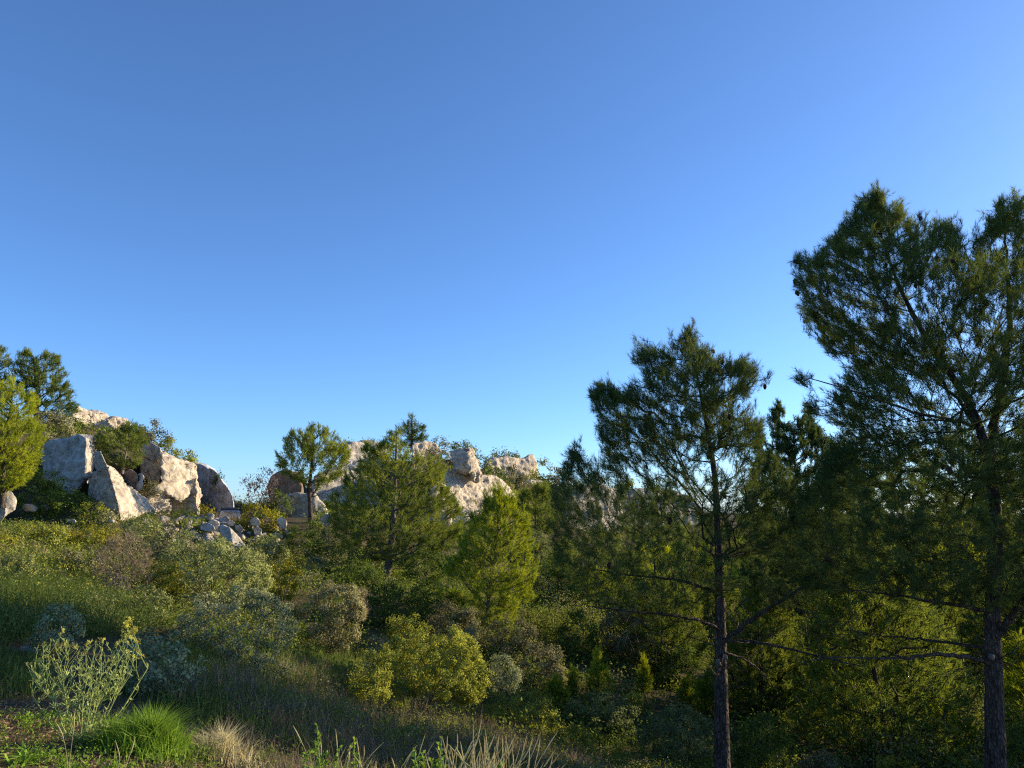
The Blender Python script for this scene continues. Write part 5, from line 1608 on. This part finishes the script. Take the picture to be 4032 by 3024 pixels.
# stones near the viewer
c = ground_hit(28, 652)
rock('stone', 'flat white stone lying on the bare path at the left', [hl([(16, 651, 0), (22, 646.5, .05), (31, 645.5, .05), (38, 650, .02), (37, 653.5, -.05), (24, 653, -.05)], c[1], .35)], .02, .016, 'rock', 'stone', 3.5, 90)
c = ground_hit(126, 731)
rock('stone', 'small white stone half hidden by the lush bright tussock', [hl([(118, 729, 0), (124, 725.5, .02), (131, 726, .02), (134, 732, 0), (122, 733, -.03)], c[1], .12)], .012, .008, 'rock', 'stone', 6, 91)

# small rubble of the rock pile: uncountable fragments
def rubble(name, label, n, regions, seed):
    Vs, Fs, n0 = [], [], 0
    bm = bmesh.new(); bmesh.ops.create_icosphere(bm, subdivisions=1, radius=1)
    bv = np.array([v.co[:] for v in bm.verts]); bf = np.array([[v.index for v in f.verts] for f in bm.faces]); bm.free()
    r = np.random.default_rng(seed)
    for (x0, x1, y0, y1, cnt, s0, s1) in regions:
        for k in range(cnt):
            x, y = r.uniform(x0, x1), r.uniform(y0, y1)
            s_ = s0 + (s1 - s0) * r.random() ** 2.5
            q = bv * (1 + r.uniform(-.35, .3, (len(bv), 1))) * np.array([1, r.uniform(.45, 1), r.uniform(.3, .75)]) * s_
            R = np.linalg.qr(r.normal(size=(3, 3)))[0]
            Vs.append(q @ R.T + np.array([x, y, 0])); Fs.append(bf + n0); n0 += len(bv)
            Vs[-1][:, 2] += s_ * .08
    V = np.concatenate(Vs)
    cx = np.repeat(np.array([v[:, :2].mean(0) for v in Vs]), len(bv), 0)
    V[:, 2] += gz(cx[:, 0], cx[:, 1])
    return tag(obj(name, make_mesh(name, V, tris=np.concatenate(Fs), mat=M['rock'])), label, None, kind='stuff')


rubble('rubble', 'broken limestone rubble spilling down from the rock pile', 0, [(-19.5, -13.5, 42, 48, 330, .03, .42), (-14.5, -10.5, 35.5, 41, 260, .03, .30), (-21, -17, 43, 47, 70, .05, .5)], 4)


# parked car with its tailgate raised, mostly hidden by the rock pile
def car():
    c = P(230.5, 520, 58); gzc = gz1(c[0], c[1]); c[2] = P(230, 510.8, 58)[2] - 1.42
    root = thing('parked_car', 'white hatchback with its dark tailgate raised, parked behind the rock pile', 'car', c)
    white = surf_mat('car_paint', lambda nt, p: (.75, .77, .80), .35, None, .5)
    black = surf_mat('car_glass', lambda nt, p: (.015, .018, .025), .12, None, .5)
    rub = surf_mat('tyre_rubber', lambda nt, p: (.03, .03, .03), .9)
    met = surf_mat('wheel_metal', lambda nt, p: (.4, .4, .42), .4, None, .5)
    red = surf_mat('tail_lamp', lambda nt, p: (.35, .02, .02), .3, None, .5)

    def prism(profile, w0, w1, name, mat, parent=root, zt=1.4):
        bm = bmesh.new()
        rows = []
        for sgn in (-1, 1):
            rows.append([bm.verts.new((x, sgn * (w0 + (w1 - w0) * max(0, (z - .85)) / .6), z)) for x, z in profile])
        bm.faces.new(rows[0]); bm.faces.new(rows[1][::-1])
        k = len(profile)
        for q in range(k):
            bm.faces.new((rows[0][q], rows[0][(q + 1) % k], rows[1][(q + 1) % k], rows[1][q]))
        bmesh.ops.recalc_face_normals(bm, faces=bm.faces)
        bmesh.ops.bevel(bm, geom=bm.edges[:], offset=.035, segments=2, affect='EDGES')
        me = bpy.data.meshes.new(name); bm.to_mesh(me); bm.free()
        me.materials.append(mat)
        return obj(name, me, parent)
    body = prism([(-2.0, .35), (-2.05, .62), (-1.9, .78), (-1.05, .93), (1.75, .95), (1.95, .75), (1.95, .35)], .86, .86, 'body', white)
    prism([(-1.05, .94), (-.45, 1.36), (-.1, 1.42), (1.1, 1.41), (1.35, 1.34), (1.62, .95)], .82, .62, 'cabin', white)
    prism([(-.78, .98), (-.36, 1.32), (.28, 1.34), (.28, .98)], .835, .66, 'side_window', black)
    prism([(.36, .98), (.36, 1.34), (1.05, 1.33), (1.32, .98)], .835, .66, 'side_window', black)
    prism([(1.15, 1.43), (1.2, 1.50), (2.0, 1.66), (2.3, 1.5), (2.28, 1.44), (1.98, 1.58)], .60, .60, 'tailgate', black)
    prism([(1.96, .6), (1.96, .9), (1.99, .9), (1.99, .6)], .84, .84, 'tail_lamp', red)
    for x in (-1.3, 1.25):
        for y in (-.8, .8):
            bm = bmesh.new()
            bmesh.ops.create_cone(bm, cap_ends=True, segments=20, radius1=.31, radius2=.31, depth=.2)
            bmesh.ops.bevel(bm, geom=bm.edges[:], offset=.03, segments=1, affect='EDGES')
            me = bpy.data.meshes.new('wheel'); bm.to_mesh(me); bm.free(); me.materials.append(rub)
            w = obj('wheel', me, root, (x, y, .31)); w.rotation_euler = (math.pi / 2, 0, 0)
            bm = bmesh.new(); bmesh.ops.create_cone(bm, cap_ends=True, segments=16, radius1=.19, radius2=.17, depth=.215)
            me = bpy.data.meshes.new('rim'); bm.to_mesh(me); bm.free(); me.materials.append(met)
            obj('rim', me, w)
    root.rotation_euler = (0, 0, math.radians(-72))
    return root


car()
